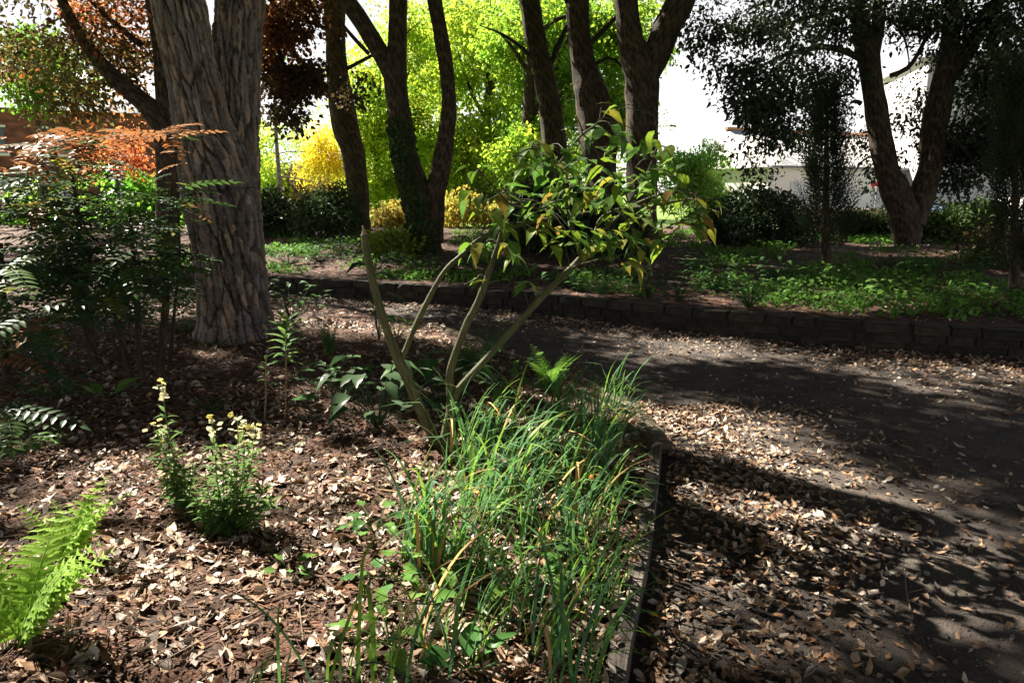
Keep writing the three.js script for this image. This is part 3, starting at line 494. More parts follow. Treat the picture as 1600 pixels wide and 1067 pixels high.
// ------------------------------------------------------------------ shrubs behind the wall and beyond
function shrub(name, label, blobs, mat, seed, depth, foot, geo = sprayShrub, opts = {}) {
  const t = thing(name, label, 'shrub', V(0, 0, 0), opts.group), r = random(seed), g = at(foot[0], foot[1], depth);
  for (let k = 0; k < (opts.stems ?? 5); k++) { const b = blobs[k % blobs.length].c, x = lerp(g.x, b.x, 0.45 + 0.3 * r()); part('stem', limbGeo([[V(x + (r() - 0.5) * 0.2, groundAt(x, -depth) - 0.05, -depth), 0.022], [V(lerp(x, b.x, 0.5) + (r() - 0.5) * 0.2, lerp(0.4, b.y, 0.55), -depth + (r() - 0.5) * 0.2), 0.016], [V(b.x + (r() - 0.5) * 0.3, b.y + 0.1, b.z), 0.007]], { radial: 6, step: 0.3 }), darkBark, t); }
  foliage('foliage', t, blobs, geo[seed % geo.length], mat, { seed, tint: 0.35, ...opts });
  return t;
}
const laurel = leafy(rgb(0.03, 0.055, 0.022), 0.15, 0.5, 0.3);
shrub('evergreen_shrub', 'dark glossy shrub beside right edge of the pine, behind the wall', [puff(440, 350, 50, 34, 19, 130, 0.7), puff(420, 320, 26, 26, 19.5, 40, 0.5)], laurel, 201, 19, [440, 385]);
shrub('evergreen_shrub', 'dark rounded shrub left of the kinked trunk base', [puff(510, 345, 48, 34, 18, 130, 0.7), puff(530, 315, 22, 30, 18.5, 40, 0.4), puff(490, 325, 26, 22, 18, 30, 0.4)], shrubGreen, 202, 18, [510, 385]);
shrub('evergreen_shrub', 'black-green shrub under the slanting trunk behind sapling leaves', [puff(850, 335, 55, 44, 14.6, 260, 0.9), puff(910, 345, 56, 44, 14.2, 260, 0.8), puff(820, 360, 40, 28, 14.5, 90, 0.6), puff(965, 365, 40, 30, 13.6, 120, 0.6)], laurel, 203, 14.4, [880, 405]);
shrub('evergreen_shrub', 'large dark laurel right of the sapling crown', [puff(1180, 345, 60, 42, 16, 200, 0.8), puff(1145, 365, 36, 26, 15.6, 70, 0.6), puff(1225, 355, 40, 32, 16, 80, 0.7), puff(1195, 318, 30, 18, 16, 16, 0.5)], laurel, 204, 16, [1180, 395]);
shrub('clipped_hedge', 'low dark hedge between the slim conifer and the forked oak', [puff(1350, 360, 50, 24, 18.5, 110, 0.5), puff(1320, 362, 40, 24, 18.5, 80, 0.5), puff(1390, 355, 30, 22, 18.5, 50, 0.5)], shrubGreen, 205, 18.5, [1350, 392]);
shrub('clipped_hedge', 'leafy hedge right of the forked oak, lit on top', [puff(1490, 355, 55, 30, 17, 150, 0.6), puff(1540, 350, 40, 34, 17.5, 100, 0.6), puff(1455, 365, 26, 22, 17, 40, 0.4)], leafy(rgb(0.07, 0.12, 0.03), 0.35, 0.3), 206, 17, [1490, 392]);
shrub('flowering_shrub', 'pinkish flowering shrub in sun beyond the golden tree', [puff(470, 285, 50, 34, 34, 90), puff(500, 310, 34, 24, 33, 50), puff(440, 300, 26, 26, 34, 30)], leafy(rgb(0.24, 0.15, 0.11), 0.4), 207, 34, [475, 340], sprayBeech);
shrub('golden_shrub', 'yellow-leaved shrub in sun right of the ivy trunk', [puff(725, 325, 40, 24, 24, 40), puff(765, 335, 36, 18, 24, 26), puff(700, 345, 20, 12, 24, 10)], leafy(rgb(0.42, 0.38, 0.07), 0.5), 208, 24, [735, 352], sprayBeech);
shrub('golden_shrub', 'yellow-leaved shrub glowing between kinked trunk and ivy trunk', [puff(612, 340, 26, 22, 24, 50), puff(590, 352, 20, 10, 24, 16)], leafy(rgb(0.42, 0.35, 0.08), 0.5), 209, 24, [605, 360], sprayBeech);
shrub('leafy_shrub', 'small fresh green shrub left of the ivy trunk foot', [puff(620, 385, 30, 14, 14.5, 50, 0.4), puff(600, 392, 24, 10, 14.5, 25, 0.3)], brightShrub, 210, 14.5, [615, 400]);
shrub('leafy_shrub', 'bright green shrub glimpsed low behind the pine', [puff(410, 300, 26, 60, 32, 60), puff(400, 240, 20, 50, 34, 30)], limeGreen, 211, 32, [408, 350], sprayLime);
shrub('evergreen_shrub', 'thin twiggy shrub at far right edge beside the slim trunk', [puff(1560, 390, 40, 34, 12, 34, 0.5), puff(1545, 420, 30, 20, 12, 16, 0.4)], leafy(rgb(0.10, 0.085, 0.04), 0.3), 213, 12, [1560, 440], sprayOakSmall, { stems: 9 });

// slim dark conifers
function conifer(label, u, top, foot, depth, half, n, seed) {
  const t = thing('conifer', label, 'tree'), r = random(seed);
  limb(t, 'trunk', [[u, foot + 6, 18], [u, foot - 60, 13], [u + 1, (foot + top) / 2, 9], [u + 2, top, 4]], depth, darkBark, { radial: 8 });
  const g = (() => { const out = [], q = leafGeo({ L: 0.05, W: 0.012, n: 2, droop: 0 }); for (let i = 0; i < 40; i++) { const k = i / 40, a = i * 2.4; out.push(q.clone().applyMatrix4(aim(V(0.01 * Math.sin(a), k * 0.42, 0.01 * Math.cos(a)), V(Math.sin(a), 0.9, Math.cos(a)), V(0, 0, 1), 1.2 - 0.6 * k))); } return mergeGeometries(out); })();
  const ms = [], cs = [];
  for (let i = 0; i < n; i++) {
    const k = r(), v = lerp(foot - 20, top, k), w = half * (0.10 + 0.9 * Math.pow(1 - k, 0.75)) * (0.75 + 0.35 * nz(k * 9, u * 0.1)) * Math.sqrt(r()), a = r() * 6.283, c = at(u, v, depth), s = size(w, depth);
    const lean = V(Math.cos(a) * 0.45, 1.2, Math.sin(a) * 0.45);
    ms.push(aim(c.add(V(Math.cos(a) * s, 0, Math.sin(a) * s)), V(-Math.sin(a), 0.1, Math.cos(a)), lean.add(ball(r).multiplyScalar(0.5)), 0.8 + 0.9 * r())); const j = 0.6 + 0.8 * r(); cs.push([j, j, j]);
  }
  for (let k = 0; k < 14; k++) { const v = lerp(foot - 40, top + 30, r()), a = r() * 6.283, c = at(u, v, depth), L = size(half * 0.8, depth); part('branch', limbGeo([[c, 0.014], [c.clone().add(V(Math.cos(a) * L * 0.5, 0.25, Math.sin(a) * L * 0.5)), 0.009], [c.clone().add(V(Math.cos(a) * L, 0.75, Math.sin(a) * L)), 0.004]], { radial: 5, step: 0.2 }), darkBark, t); }
  copies('foliage', t, g, leafy(rgb(0.03, 0.045, 0.022), 0.15), ms, cs);
}
conifer('slim black-green conifer standing in the far bed left of the forked oak', 1291, 150, 412, 11.3, 38, 480, 301);
conifer('narrow conifer cut by the right edge of the picture', 1586, 130, 446, 8.9, 40, 330, 302);

// ------------------------------------------------------------------ buildings, fences and signs across the road
const white = solid(rgb(0.8, 0.79, 0.76), 0.8), slate = solid(rgb(0.42, 0.42, 0.43), 0.8), boxGeo = new THREE.BoxGeometry(1, 1, 1);
function slab(parent, name, mat, x, y, z, w, h, d, turn = 0) { const m = part(name, boxGeo, mat, parent); m.position.set(x, y, z); m.scale.set(w, h, d); m.rotation.y = turn; return m; }
{
  const o = thing('white_house', 'low white building with pale pitched roof behind the slim conifer', 'building', V(17.6, 0, -43)); o.rotation.y = 0.42;
  slab(o, 'wall', white, 0, 1.45, 0, 13, 2.9, 6);
  const roof = part('roof', build([-6.8, 2.85, 3.4, 6.8, 2.85, 3.4, 6.8, 4.9, 0, -6.8, 4.9, 0, -6.8, 2.85, -3.4, 6.8, 2.85, -3.4], [0, 1, 2, 0, 2, 3, 3, 2, 5, 3, 5, 4, 0, 3, 4, 1, 5, 2]), solid(rgb(0.62, 0.6, 0.57), 0.7), o);
  part('ridge_tiles', new THREE.BoxGeometry(13.7, 0.14, 0.24), solid(rgb(0.5, 0.26, 0.15), 0.8), roof).position.set(0, 4.93, 0);
  part('gutter', new THREE.BoxGeometry(13.7, 0.11, 0.12), solid(rgb(0.2, 0.22, 0.26), 0.6), roof).position.set(0, 2.86, 3.5);
  for (const x of [-4.5, -1.5, 1.5, 4.5]) { const w = slab(o, 'window', solid(rgb(0.5, 0.55, 0.6), 0.2), x, 1.6, 3.012, 1.1, 1.1, 0.05); part('frame', new THREE.BoxGeometry(0.06, 1, 1.6), white, w); }
}
{
  const o = thing('grey_building', 'large grey clad building seen through the oak foliage at far right', 'building', V(29.5, 0, -42)); o.rotation.y = -0.2;
  slab(o, 'wall', slate, 0, 4.2, 0, 15, 8.4, 8);
  for (let k = 0; k < 15; k++) slab(o, 'cladding_panel', slate, -7 + k, 4.3, 4.03, 0.97, 8, 0.06);
  slab(o, 'eaves', solid(rgb(0.3, 0.3, 0.32), 0.7), 0, 8.46, 0, 15.6, 0.2, 8.6);
  const b = thing('blue_shed', 'dark blue low shed front below the grey building', 'building', V(22.3, 0, -36.5));
  slab(b, 'wall', solid(rgb(0.05, 0.09, 0.19), 0.6), 0, 0.55, 0, 2.6, 1.1, 1.6); slab(b, 'roof', solid(rgb(0.05, 0.06, 0.08), 0.6), 0, 1.14, 0, 2.8, 0.08, 1.8);
  for (let k = 0; k < 10; k++) slab(b, 'board', solid(rgb(0.055, 0.1, 0.21), 0.6), -1.17 + k * 0.26, 0.52, 0.815, 0.24, 1.02, 0.03);
  const w = thing('white_van', 'small white van parked right of the blue shed', 'vehicle', V(24.6, 0, -35.4)); w.rotation.y = 0.25;
  const side = new THREE.Shape(); [[-1.1, 0.25], [1.1, 0.25], [1.12, 0.75], [0.75, 0.85], [0.45, 1.3], [-1.05, 1.32], [-1.12, 0.6]].forEach(([x, y], i) => (i ? side.lineTo(x, y) : side.moveTo(x, y)));
  part('body', new THREE.ExtrudeGeometry(side, { depth: 1.3, bevelEnabled: true, bevelSize: 0.05, bevelThickness: 0.05, bevelSegments: 2 }).translate(0, 0, -0.65), white, w);
  for (const x of [-0.7, 0.7]) for (const z of [-0.68, 0.68]) { const t = part('wheel', new THREE.CylinderGeometry(0.27, 0.27, 0.16, 18).rotateX(Math.PI / 2), solid(rgb(0.02, 0.02, 0.02), 0.8), w); t.position.set(x, 0.27, z); }
  slab(w, 'side_window', solid(rgb(0.05, 0.06, 0.07), 0.15), 0.15, 1.08, 0.705, 0.5, 0.3, 0.02); slab(w, 'headlight', solid(rgb(0.7, 0.7, 0.65), 0.2), 1.17, 0.66, 0.4, 0.04, 0.12, 0.25); slab(w, 'headlight', solid(rgb(0.7, 0.7, 0.65), 0.2), 1.17, 0.66, -0.4, 0.04, 0.12, 0.25);
  const q = thing('brick_pier', 'short orange brick pier just right of the forked oak', 'wall', V(18.6, 0, -31.5));
  for (let j = 0; j < 9; j++) for (let i = 0; i < 3; i++) slab(q, 'brick', solid(rgb(0.42 + 0.05 * ((i + j) % 3), 0.22, 0.13), 0.9), (i - 1) * 0.23 + (j % 2) * 0.06, 0.06 + j * 0.08, 0, 0.215, 0.07, 0.22);
  const f = thing('garden_wall', 'sunlit sandy low wall beyond the hedge left of forked oak', 'wall', V(15.6, 0, -33.5));
  for (let k = 0; k < 9; k++) { slab(f, 'wall_panel', solid(rgb(0.6, 0.42, 0.26), 0.9), -2.4 + k * 0.6, 0.4, 0, 0.585, 0.8, 0.18); slab(f, 'coping', solid(rgb(0.55, 0.45, 0.34), 0.9), -2.4 + k * 0.6, 0.84, 0, 0.58, 0.07, 0.26); }
  const s = thing('red_sign', 'small red board showing just left of the forked oak', 'sign', V(16.9, 0, -34.6));
  slab(s, 'board', solid(rgb(0.7, 0.02, 0.03), 0.5), 0, 1.98, 0.03, 0.6, 0.22, 0.04); slab(s, 'post', solid(rgb(0.25, 0.25, 0.25), 0.6), 0, 1.0, 0, 0.06, 2.0, 0.04);
}
{
  const o = thing('brick_house', 'red brick house glimpsed through leaves at far left', 'building', V(-27, 0, -44)); o.rotation.y = 0.5;
  const br = solid(rgb(0.34, 0.12, 0.085), 0.9, { map: noiseTexture(128, (u, v) => { const k = 200 + 50 * tiled(u, v, 40, 3); return [k, k, k]; }, 1, true) });
  slab(o, 'wall', br, 0, 3, 0, 14, 6, 8);
  part('roof', build([-7.4, 5.9, 4.4, 7.4, 5.9, 4.4, 7.4, 8.6, 0, -7.4, 8.6, 0, -7.4, 5.9, -4.4, 7.4, 5.9, -4.4], [0, 1, 2, 0, 2, 3, 3, 2, 5, 3, 5, 4, 0, 3, 4, 1, 5, 2]), slate, o);
  for (const y of [1.5, 4.3]) for (const x of [-5, -2.2, 0.6, 3.4, 6]) { const w = slab(o, 'window', solid(rgb(0.1, 0.12, 0.15), 0.15), x, y, 4.012, 1.0, 1.4, 0.05); part('frame', new THREE.BoxGeometry(1.18, 0.08, 1.8), white, w).position.y = 0.5; part('sill', new THREE.BoxGeometry(1.25, 0.1, 3), white, w).position.y = -0.53; part('glazing_bar', new THREE.BoxGeometry(0.08, 1, 1.6), white, w); }
  const s = thing('road_sign', 'grey back of a square road sign on a dark post left of pine', 'sign', at(183, 275, 24).setY(0));
  slab(s, 'plate', solid(rgb(0.32, 0.33, 0.34), 0.5), 0, 2.18, 0, 0.48, 0.4, 0.02); slab(s, 'post', solid(rgb(0.03, 0.03, 0.03), 0.6), 0, 1.2, 0.05, 0.07, 2.4, 0.07);
  for (const [k, [u, w, lab]] of [[66, 12, 'grey street tree trunk nearest the picture left edge'], [88, 13, 'grey street tree trunk in front of the red brick house']].entries()) {
    const t = thing('street_tree', lab, 'tree'); limb(t, 'trunk', [[u + k * 2, 352, w + 3], [u, 320, w], [u - 3, 270, w - 2], [u - 8, 190, w - 4], [u - 12, 60, w - 6]], 26, greyBark, { radial: 10, step: 0.3 });
    foliage('crown', t, [puff(u - 10, 110, 70, 60, 26, 60, undefined, [0.4, 0.6, 0.5])], sprayLime[0], limeGreen, { seed: 400 + k });
  }
}
structure('road', (() => { const g = sheet(10, 4, (s, t) => [lerp(6, 70, s), -0.02, lerp(-30, -37, t)]); return g; })(), tar);

// ------------------------------------------------------------------ fallen leaves and mulch
const litterGeos = [[0.062, 0.027, 0.25, 0.25, 0.9, 0.5, 0.2], [0.055, 0.025, 0.7, -0.25, 0.85, -0.7, 0.3], [0.072, 0.03, 0.05, 0.08, 0.95, 0.15, 0.2], [0.05, 0.029, -0.5, 0.35, 0.8, 1.1, 0.2], [0.06, 0.022, 1.1, 0.15, 0.9, -0.3, 0.1], [0.052, 0.027, 0.3, 0.4, 1.0, 0.8, 0.2], [0.068, 0.025, -0.7, -0.3, 0.8, -0.9, 0.15], [0.038, 0.024, 0.4, 0.1, 1.1, 0.4, 0.2]]
  .map(([L, W, fold, droop, peak, twist, wave], k) => { const g = leafGeo({ L, W, n: 7, fold, droop, peak, twist, wave }), p = g.attributes.position; for (let i = 0; i < p.count; i++) { const z = p.getZ(i), x = p.getX(i); p.setXYZ(i, x * (1 + 0.14 * nz(z * 90, k * 3, x > 0 ? 2 : 7)) + 0.006 * nz(z * 25 + k * 5, 1), p.getY(i) + 0.003 * nz(x * 70, z * 60 + k * 7), z); } g.computeVertexNormals(); return g.translate(0, 0, -L / 2); });
const dryTones = [[0.44, 0.34, 0.26], [0.39, 0.34, 0.29], [0.52, 0.44, 0.36], [0.32, 0.21, 0.13], [0.24, 0.145, 0.085], [0.15, 0.09, 0.055], [0.36, 0.26, 0.18], [0.31, 0.16, 0.075], [0.30, 0.26, 0.22], [0.09, 0.06, 0.042]];
const dryLeaf = new THREE.MeshPhysicalMaterial({ color: 0xffffff, roughness: 0.72, side: THREE.DoubleSide });
function litterPose(r, x, y, z, s, tilt = 0.9) {
  return new THREE.Matrix4().compose(V(x, y, z), new THREE.Quaternion().setFromEuler(new THREE.Euler((r() - 0.5) * tilt + (r() < 0.5 ? Math.PI : 0), r() * 6.283, (r() - 0.5) * tilt, 'YXZ')), V(s, s, s));
}
// how thickly the fallen leaves lie, per square metre
function litterOnPath(x, z) {
  const f = -inFront(x, z), b = -inBack(x, z); if (f < 0.05 || b < 0.16) return 0;
  const drift = 0.6 + 0.8 * nz(x * 1.1, z * 1.1 + 4), patch = clamp(0.5 + 1.3 * nz(x * 0.7 + 3, z * 0.9));
  let d = 95 * patch + 34;
  if (z > -5.4) d += 2300 * Math.exp(-Math.pow(Math.max(0, f - 0.25) / (z > -3 ? 0.52 : 0.7), 2)) * clamp(drift + 0.15);
  d += 900 * Math.exp(-b / 0.22) * clamp(0.4 + patch) + 480 * smooth(2.2, 4, x) * Math.exp(-Math.pow((b - 0.75) / 0.55, 2)) + 260 * Math.exp(-Math.pow((b - 0.5) / 0.4, 2));
  if (z < -8 && x < 0) d += 160 * patch;
  return d;
}
function litterInBed(x, z) { const f = inFront(x, z); if (f < 0.02) return 0; const k = clamp(0.55 + 1.4 * nz(x * 1.2 + 8, z * 1.2)), near = smooth(-6, -3.5, z); return lerp(220, 640, near) * (0.3 + 0.95 * k); }
const bigLeaves = [];
{
  const r = random(1234), buckets = litterGeos.map(() => ({ path: [[], []], bed: [[], []], back: [[], []] }));
  const drop = (x, z, y, where, pile) => {
    const k = Math.floor(r() * 8), pick = Math.floor(r() * 10), t = dryTones[where !== 'bed' && [0, 1, 2, 6].includes(pick) && r() < 0.4 ? 3 + Math.floor(r() * 3) : pick], j = 0.75 + 0.5 * r(), s = (where === 'bed' ? 1.25 : 0.93) * lerp(0.6, 1.3, r() * r() + 0.25 * r());
    const m = litterPose(r, x, y + 0.004 + pile * 0.022 * r(), z, s), c = [t[0] * j, t[1] * j, t[2] * j];
    if (where !== 'back' && z > -3.4 && s > 1.0 && bigLeaves.length < 300 && r() < 0.5 && Math.abs(x) < -z * 0.72) { bigLeaves.push({ m, k, t: dryTones.indexOf(t), where, x, z }); return; }
    buckets[k][where][0].push(m); buckets[k][where][1].push(c);
  };
  for (const [x0, x1, z0, z1] of [[-0.3, 3.2, -1.4, -4], [0, 5, -4, -7], [-3.5, 6, -7, -12], [-8, -3, -10, -14.5]]) {
    const area = (x1 - x0) * (z0 - z1), top = 2400, n = Math.floor(area * top);
    for (let i = 0; i < n; i++) { const x = lerp(x0, x1, r()), z = lerp(z0, z1, r()), q = r(); const d = litterOnPath(x, z); if (q < d / top) drop(x, z, 0.012 * nz(x * 0.6, z * 0.6), 'path', clamp(d / 700)); }
  }
  for (const [x0, x1, z0, z1] of [[-3, 0.9, -1.3, -4.6], [-5, 1, -4.6, -7], [-6, -0.3, -7, -10.5]]) {
    const area = (x1 - x0) * (z0 - z1), top = 800, n = Math.floor(area * top);
    for (let i = 0; i < n; i++) { const x = lerp(x0, x1, r()), z = lerp(z0, z1, r()), q = r(); const d = litterInBed(x, z); if (q < d / top) drop(x, z, inFront(x, z) < 0.09 ? 0.116 : frontHeight(x, z), 'bed', 0.5); }
  }
  for (let i = 0; i < 26000; i++) { const z = lerp(-7, -20, Math.pow(r(), 1.2)), x = lerp(-9, 12, r()), b = inBack(x, z); if (b < 0.16) continue; if (r() < 0.35 + 0.5 * nz(x * 0.8, z * 0.8)) drop(x, z, backHeight(x, z, b), 'back', 0.3); }
  for (const where of ['path', 'bed', 'back']) {
    const merged = { path: 'dry holm oak leaves drifted on the dark path', bed: 'dry pale and brown leaves strewn over the front bed', back: 'dry leaves lying in the raised bed behind the wall' }[where];
    const g = new THREE.Group(); g.name = numbered('leaf_litter'); g.userData.kind = 'stuff'; g.userData.label = merged; g.userData.category = 'leaf litter'; scene.add(g);
    litterGeos.forEach((geo, k) => copies('leaves', g, geo, dryLeaf, ...buckets[k][where]));
  }
  // the largest fallen leaves singly
  const tints = dryTones.map((t) => new THREE.MeshPhysicalMaterial({ color: rgb(...t), roughness: 0.72, side: THREE.DoubleSide }));
  const forms = ['twisted', 'cupped', 'flat', 'arched', 'folded', 'short', 'rolled', 'broken'];
  const words = ['buff', 'grey-buff', 'pale cream', 'tan', 'brown', 'dark brown', 'fawn', 'rusty orange', 'grey', 'blackish'];
  for (const b of bigLeaves) {
    const o = solo('fallen_leaf', litterGeos[b.k], tints[b.t], `${forms[b.k]} ${words[b.t]} dry leaf lying on ${b.where === 'path' ? (b.x < 1.1 ? 'path close to the timber edging' : 'open dark path at lower right') : (b.x < -0.7 ? 'front bed left of the grass clumps' : 'front bed among the grass clumps')}`, 'leaf', `${forms[b.k]} ${words[b.t]} fallen leaves on the ${b.where}${b.where === 'path' ? (b.x < 1.1 ? ' edge' : ' middle') : (b.x < -0.7 ? ' left' : ' right')}`);
    set(o, b.m);
  }
  // bark mulch, needles and twigs
  const chip = new THREE.BoxGeometry(0.006, 0.003, 0.03), needle = new THREE.BoxGeometry(0.0016, 0.0012, 0.075), ms = [[], []], cs = [[], []];
  for (let i = 0; i < 48000; i++) {
    const z = lerp(-1.3, -7.5, Math.pow(r(), 1.3)), x = lerp(-4.5, 1, r()), f = inFront(x, z); if (f < 0.03) continue; const k = r() < 0.6 ? 0 : 1, j = 0.5 + r();
    ms[k].push(new THREE.Matrix4().compose(V(x, frontHeight(x, z, f) + 0.006 + 0.012 * r(), z), new THREE.Quaternion().setFromEuler(new THREE.Euler((r() - 0.5) * 0.8, r() * 6.28, (r() - 0.5) * 1.2, 'YXZ')), V(0.6 + 1.3 * r(), 1, 0.5 + r()))); cs[k].push([0.13 * j, 0.078 * j, 0.05 * j]);
  }
  const g = new THREE.Group(); g.name = 'bark_mulch'; g.userData.kind = 'stuff'; g.userData.label = 'dark bark chips and pine needles over the front bed soil'; g.userData.category = 'mulch'; scene.add(g);
  const chipMat = solid(rgb(1, 1, 1), 0.95); copies('chips', g, chip, chipMat, ms[0], cs[0]); copies('needles', g, needle, chipMat, ms[1], cs[1]);
}

// twigs lying about, each a thing; grit on the path
{
  const r = random(555), spots = [[120, 780, 'left of the wallflowers'], [250, 870, 'below the tall wallflower'], [470, 960, 'in litter left of the grass'], [420, 700, 'between wallflowers and sapling'], [330, 1000, 'near the bottom of the front bed'], [560, 760, 'left of the sapling foot'], [80, 660, 'beneath the left bush'], [1130, 860, 'in the leaf drift on the path'], [1250, 780, 'on the path beyond the drift'], [1420, 930, 'on open path at lower right'], [1180, 980, 'in the drift near the bottom'], [1380, 700, 'on the middle of the path'], [620, 960, 'under the bottom grass blades'], [200, 700, 'behind the tall wallflower']];
  for (const [u, v, where] of spots) {
    const g = plantAt(u, v), a = r() * 6.283, L = 0.09 + 0.14 * r(), d = V(Math.cos(a), 0.04, Math.sin(a)), e = V(-d.z, 0, d.x);
    const o = thing('twig', 'dry brown twig lying ' + where, 'twig', g.add(V(0, 0.014, 0)), 'dry twigs on the ground');
    part('stick', limbGeo([[d.clone().multiplyScalar(-L), 0.0035], [e.clone().multiplyScalar(0.02 * (r() - 0.5)), 0.003], [d.clone().multiplyScalar(L), 0.0018]], { radial: 5, step: 0.03 }), solid(rgb(0.16, 0.11, 0.075)), o);
    part('side_shoot', limbGeo([[e.clone().multiplyScalar(0.003), 0.0024], [e.clone().multiplyScalar(L * 0.35).addScaledVector(d, L * 0.3), 0.0012]], { radial: 4, step: 0.03 }), solid(rgb(0.15, 0.10, 0.07)), o);
  }
  const ms = [], cs = [], geo = new THREE.IcosahedronGeometry(0.004, 0);
  for (let i = 0; i < 30000; i++) { const z = lerp(-1.4, -10, Math.pow(r(), 1.4)), x = lerp(-1, 6, r()); if (inFront(x, z) > -0.06 || inBack(x, z) > -0.14) continue; const k = 0.5 + 1.3 * r() * r(), j = 0.4 + 1.1 * r(); ms.push(new THREE.Matrix4().compose(V(x, 0.012 * nz(x * 0.6, z * 0.6) + 0.002, z), new THREE.Quaternion().setFromEuler(new THREE.Euler(r() * 6, r() * 6, 0)), V(k * (1 + r()), k * 0.7, k))); cs.push([0.12 * j, 0.10 * j, 0.08 * j]); }
  const o = copies('path_grit', scene, geo, solid(rgb(1, 1, 1), 0.9), ms, cs); o.userData.label = 'fine grit and crumbs scattered on the dark path'; o.userData.category = 'grit';
}

// ------------------------------------------------------------------ sapling with drooping leaves, every leaf a part
const stemMap = noiseTexture(256, (u, v) => { const k = clamp(0.5 + 0.3 * tiled(u, v, 10, 6) + 0.35 * tiled(u, v, 60, 2, 8) + 0.3 * tiled(u, v, 80, 9)); return [lerp(92, 168, k), lerp(92, 162, k), lerp(58, 112, k)]; }, 1, true);
const saplingBark = new THREE.MeshStandardMaterial({ map: stemMap, color: rgb(0.31, 0.33, 0.26), bumpMap: barkBump, bumpScale: 0.004, roughness: 0.75 });
{
  const D = 4.0, t = thing('sapling', 'small multi-stemmed sapling with drooping pointed leaves and one broken stem', 'tree');
  const twigs = [], L = (name, list, o = {}) => { const pts = limbAt(list.map(([u, v, w, d]) => [u, v, w * 0.84, d]), D); twigs.push(pts); return part(name, limbGeo(pts, { radial: 10, step: 0.018, rough: 0.2, freq: 9, seed: list[0][0], ...o }), saplingBark, t); };
  const broken = L('stem', [[690, 712, 30, 0.02], [672, 672, 22], [655, 635, 21], [636, 590, 20], [622, 560, 20], [604, 515, 17], [590, 470, 16], [580, 430, 15], [573, 395, 14], [569, 366, 13]]);
  part('split_end', limbGeo(limbAt([[569, 368, 10], [568, 360, 5], [566, 352, 2]], D), { radial: 5, step: 0.01 }), solid(rgb(0.3, 0.2, 0.12)), broken);
  L('branch', [[624, 566, 14], [634, 545, 11], [648, 510, 10], [668, 470, 10], [690, 430, 9], [702, 415, 9], [725, 395, 8, 0.05], [748, 374, 8, 0.1], [790, 358, 8, 0.14], [836, 346, 7, 0.18], [880, 338, 5, 0.2], [930, 330, 4, 0.22]]);
  L('stem', [[694, 714, 30], [700, 670, 24], [706, 640, 23], [703, 610, 16], [702, 585, 15], [712, 550, 14], [730, 505, 14, -0.03], [748, 470, 13, -0.05], [764, 425, 11, -0.08], [778, 382, 9, -0.1], [786, 350, 5, -0.1]]);
  L('stem', [[704, 640, 18], [716, 610, 15], [740, 582, 14], [780, 538, 13, 0.05], [828, 485, 13, 0.1], [866, 445, 12, 0.14], [905, 405, 12, 0.18], [925, 380, 9, 0.2], [945, 358, 7, 0.22], [975, 330, 5, 0.25], [1000, 300, 4, 0.25]]);
  L('branch', [[908, 402, 9, 0.18], [898, 370, 7, 0.16], [888, 330, 7, 0.12], [880, 295, 6, 0.1], [868, 270, 5, 0.08], [885, 240, 4, 0.05], [910, 210, 4, 0.02], [935, 190, 3], [940, 168, 3]]);
  L('branch', [[886, 325, 5, 0.1], [845, 325, 5, 0], [800, 320, 4, -0.1], [770, 290, 3, -0.15], [745, 262, 3, -0.18]]);
  L('branch', [[925, 380, 6, 0.2], [940, 340, 5, 0.25], [985, 322, 5, 0.2], [1030, 304, 4, 0.1], [1060, 300, 4, 0.05], [1090, 304, 3, 0]]);
  L('branch', [[930, 330, 4, 0.22], [985, 325, 4, 0.1], [1040, 318, 4, 0], [1085, 310, 3, -0.1], [1115, 312, 3, -0.12]]);
  L('branch', [[975, 330, 4, 0.25], [1000, 290, 4, 0.3], [1020, 250, 3, 0.32], [1028, 215, 3, 0.33], [1022, 180, 2, 0.33]]);
  L('branch', [[868, 270, 4, 0.08], [850, 245, 3, 0], [830, 232, 3, -0.1], [800, 245, 2, -0.15]]);
  L('branch', [[866, 445, 5, 0.14], [890, 420, 4, 0.05], [925, 408, 3, -0.02], [960, 400, 3, -0.06], [990, 395, 2, -0.08]]);
  L('branch', [[764, 425, 4, -0.08], [745, 435, 3, -0.1], [725, 445, 2, -0.12]]);
  L('branch', [[836, 346, 4, 0.18], [815, 310, 3, 0.15], [790, 300, 3, 0.12], [760, 315, 2, 0.1]]);
  const r = random(909), geos = [0, 1, 2, 3, 4].map((k) => leafGeo({ L: 0.125, W: 0.062, n: 7, fold: 0.1 + 0.08 * k, droop: 0.2 + 0.12 * k, peak: 0.62, sharp: 1.15, wave: 0.1 }));
  const veins = noiseTexture(128, (u, v) => { const m = Math.abs(u - 0.5), q = Math.abs(((v * 9 - m * 7) % 1 + 1) % 1 - 0.5), k = m < 0.03 || q < 0.07 ? 235 : 200 + 25 * tiled(u, v, 20, 3); return [k, k, k * 0.95]; }, 1, true);
  const mats = [[0.13, 0.29, 0.045], [0.11, 0.24, 0.055], [0.18, 0.34, 0.04], [0.25, 0.39, 0.04], [0.36, 0.36, 0.05], [0.34, 0.24, 0.05]].map((c) => { const m = leafy(rgb(...c), 0.55, 0.25, 0.35); m.map = veins; return m; });
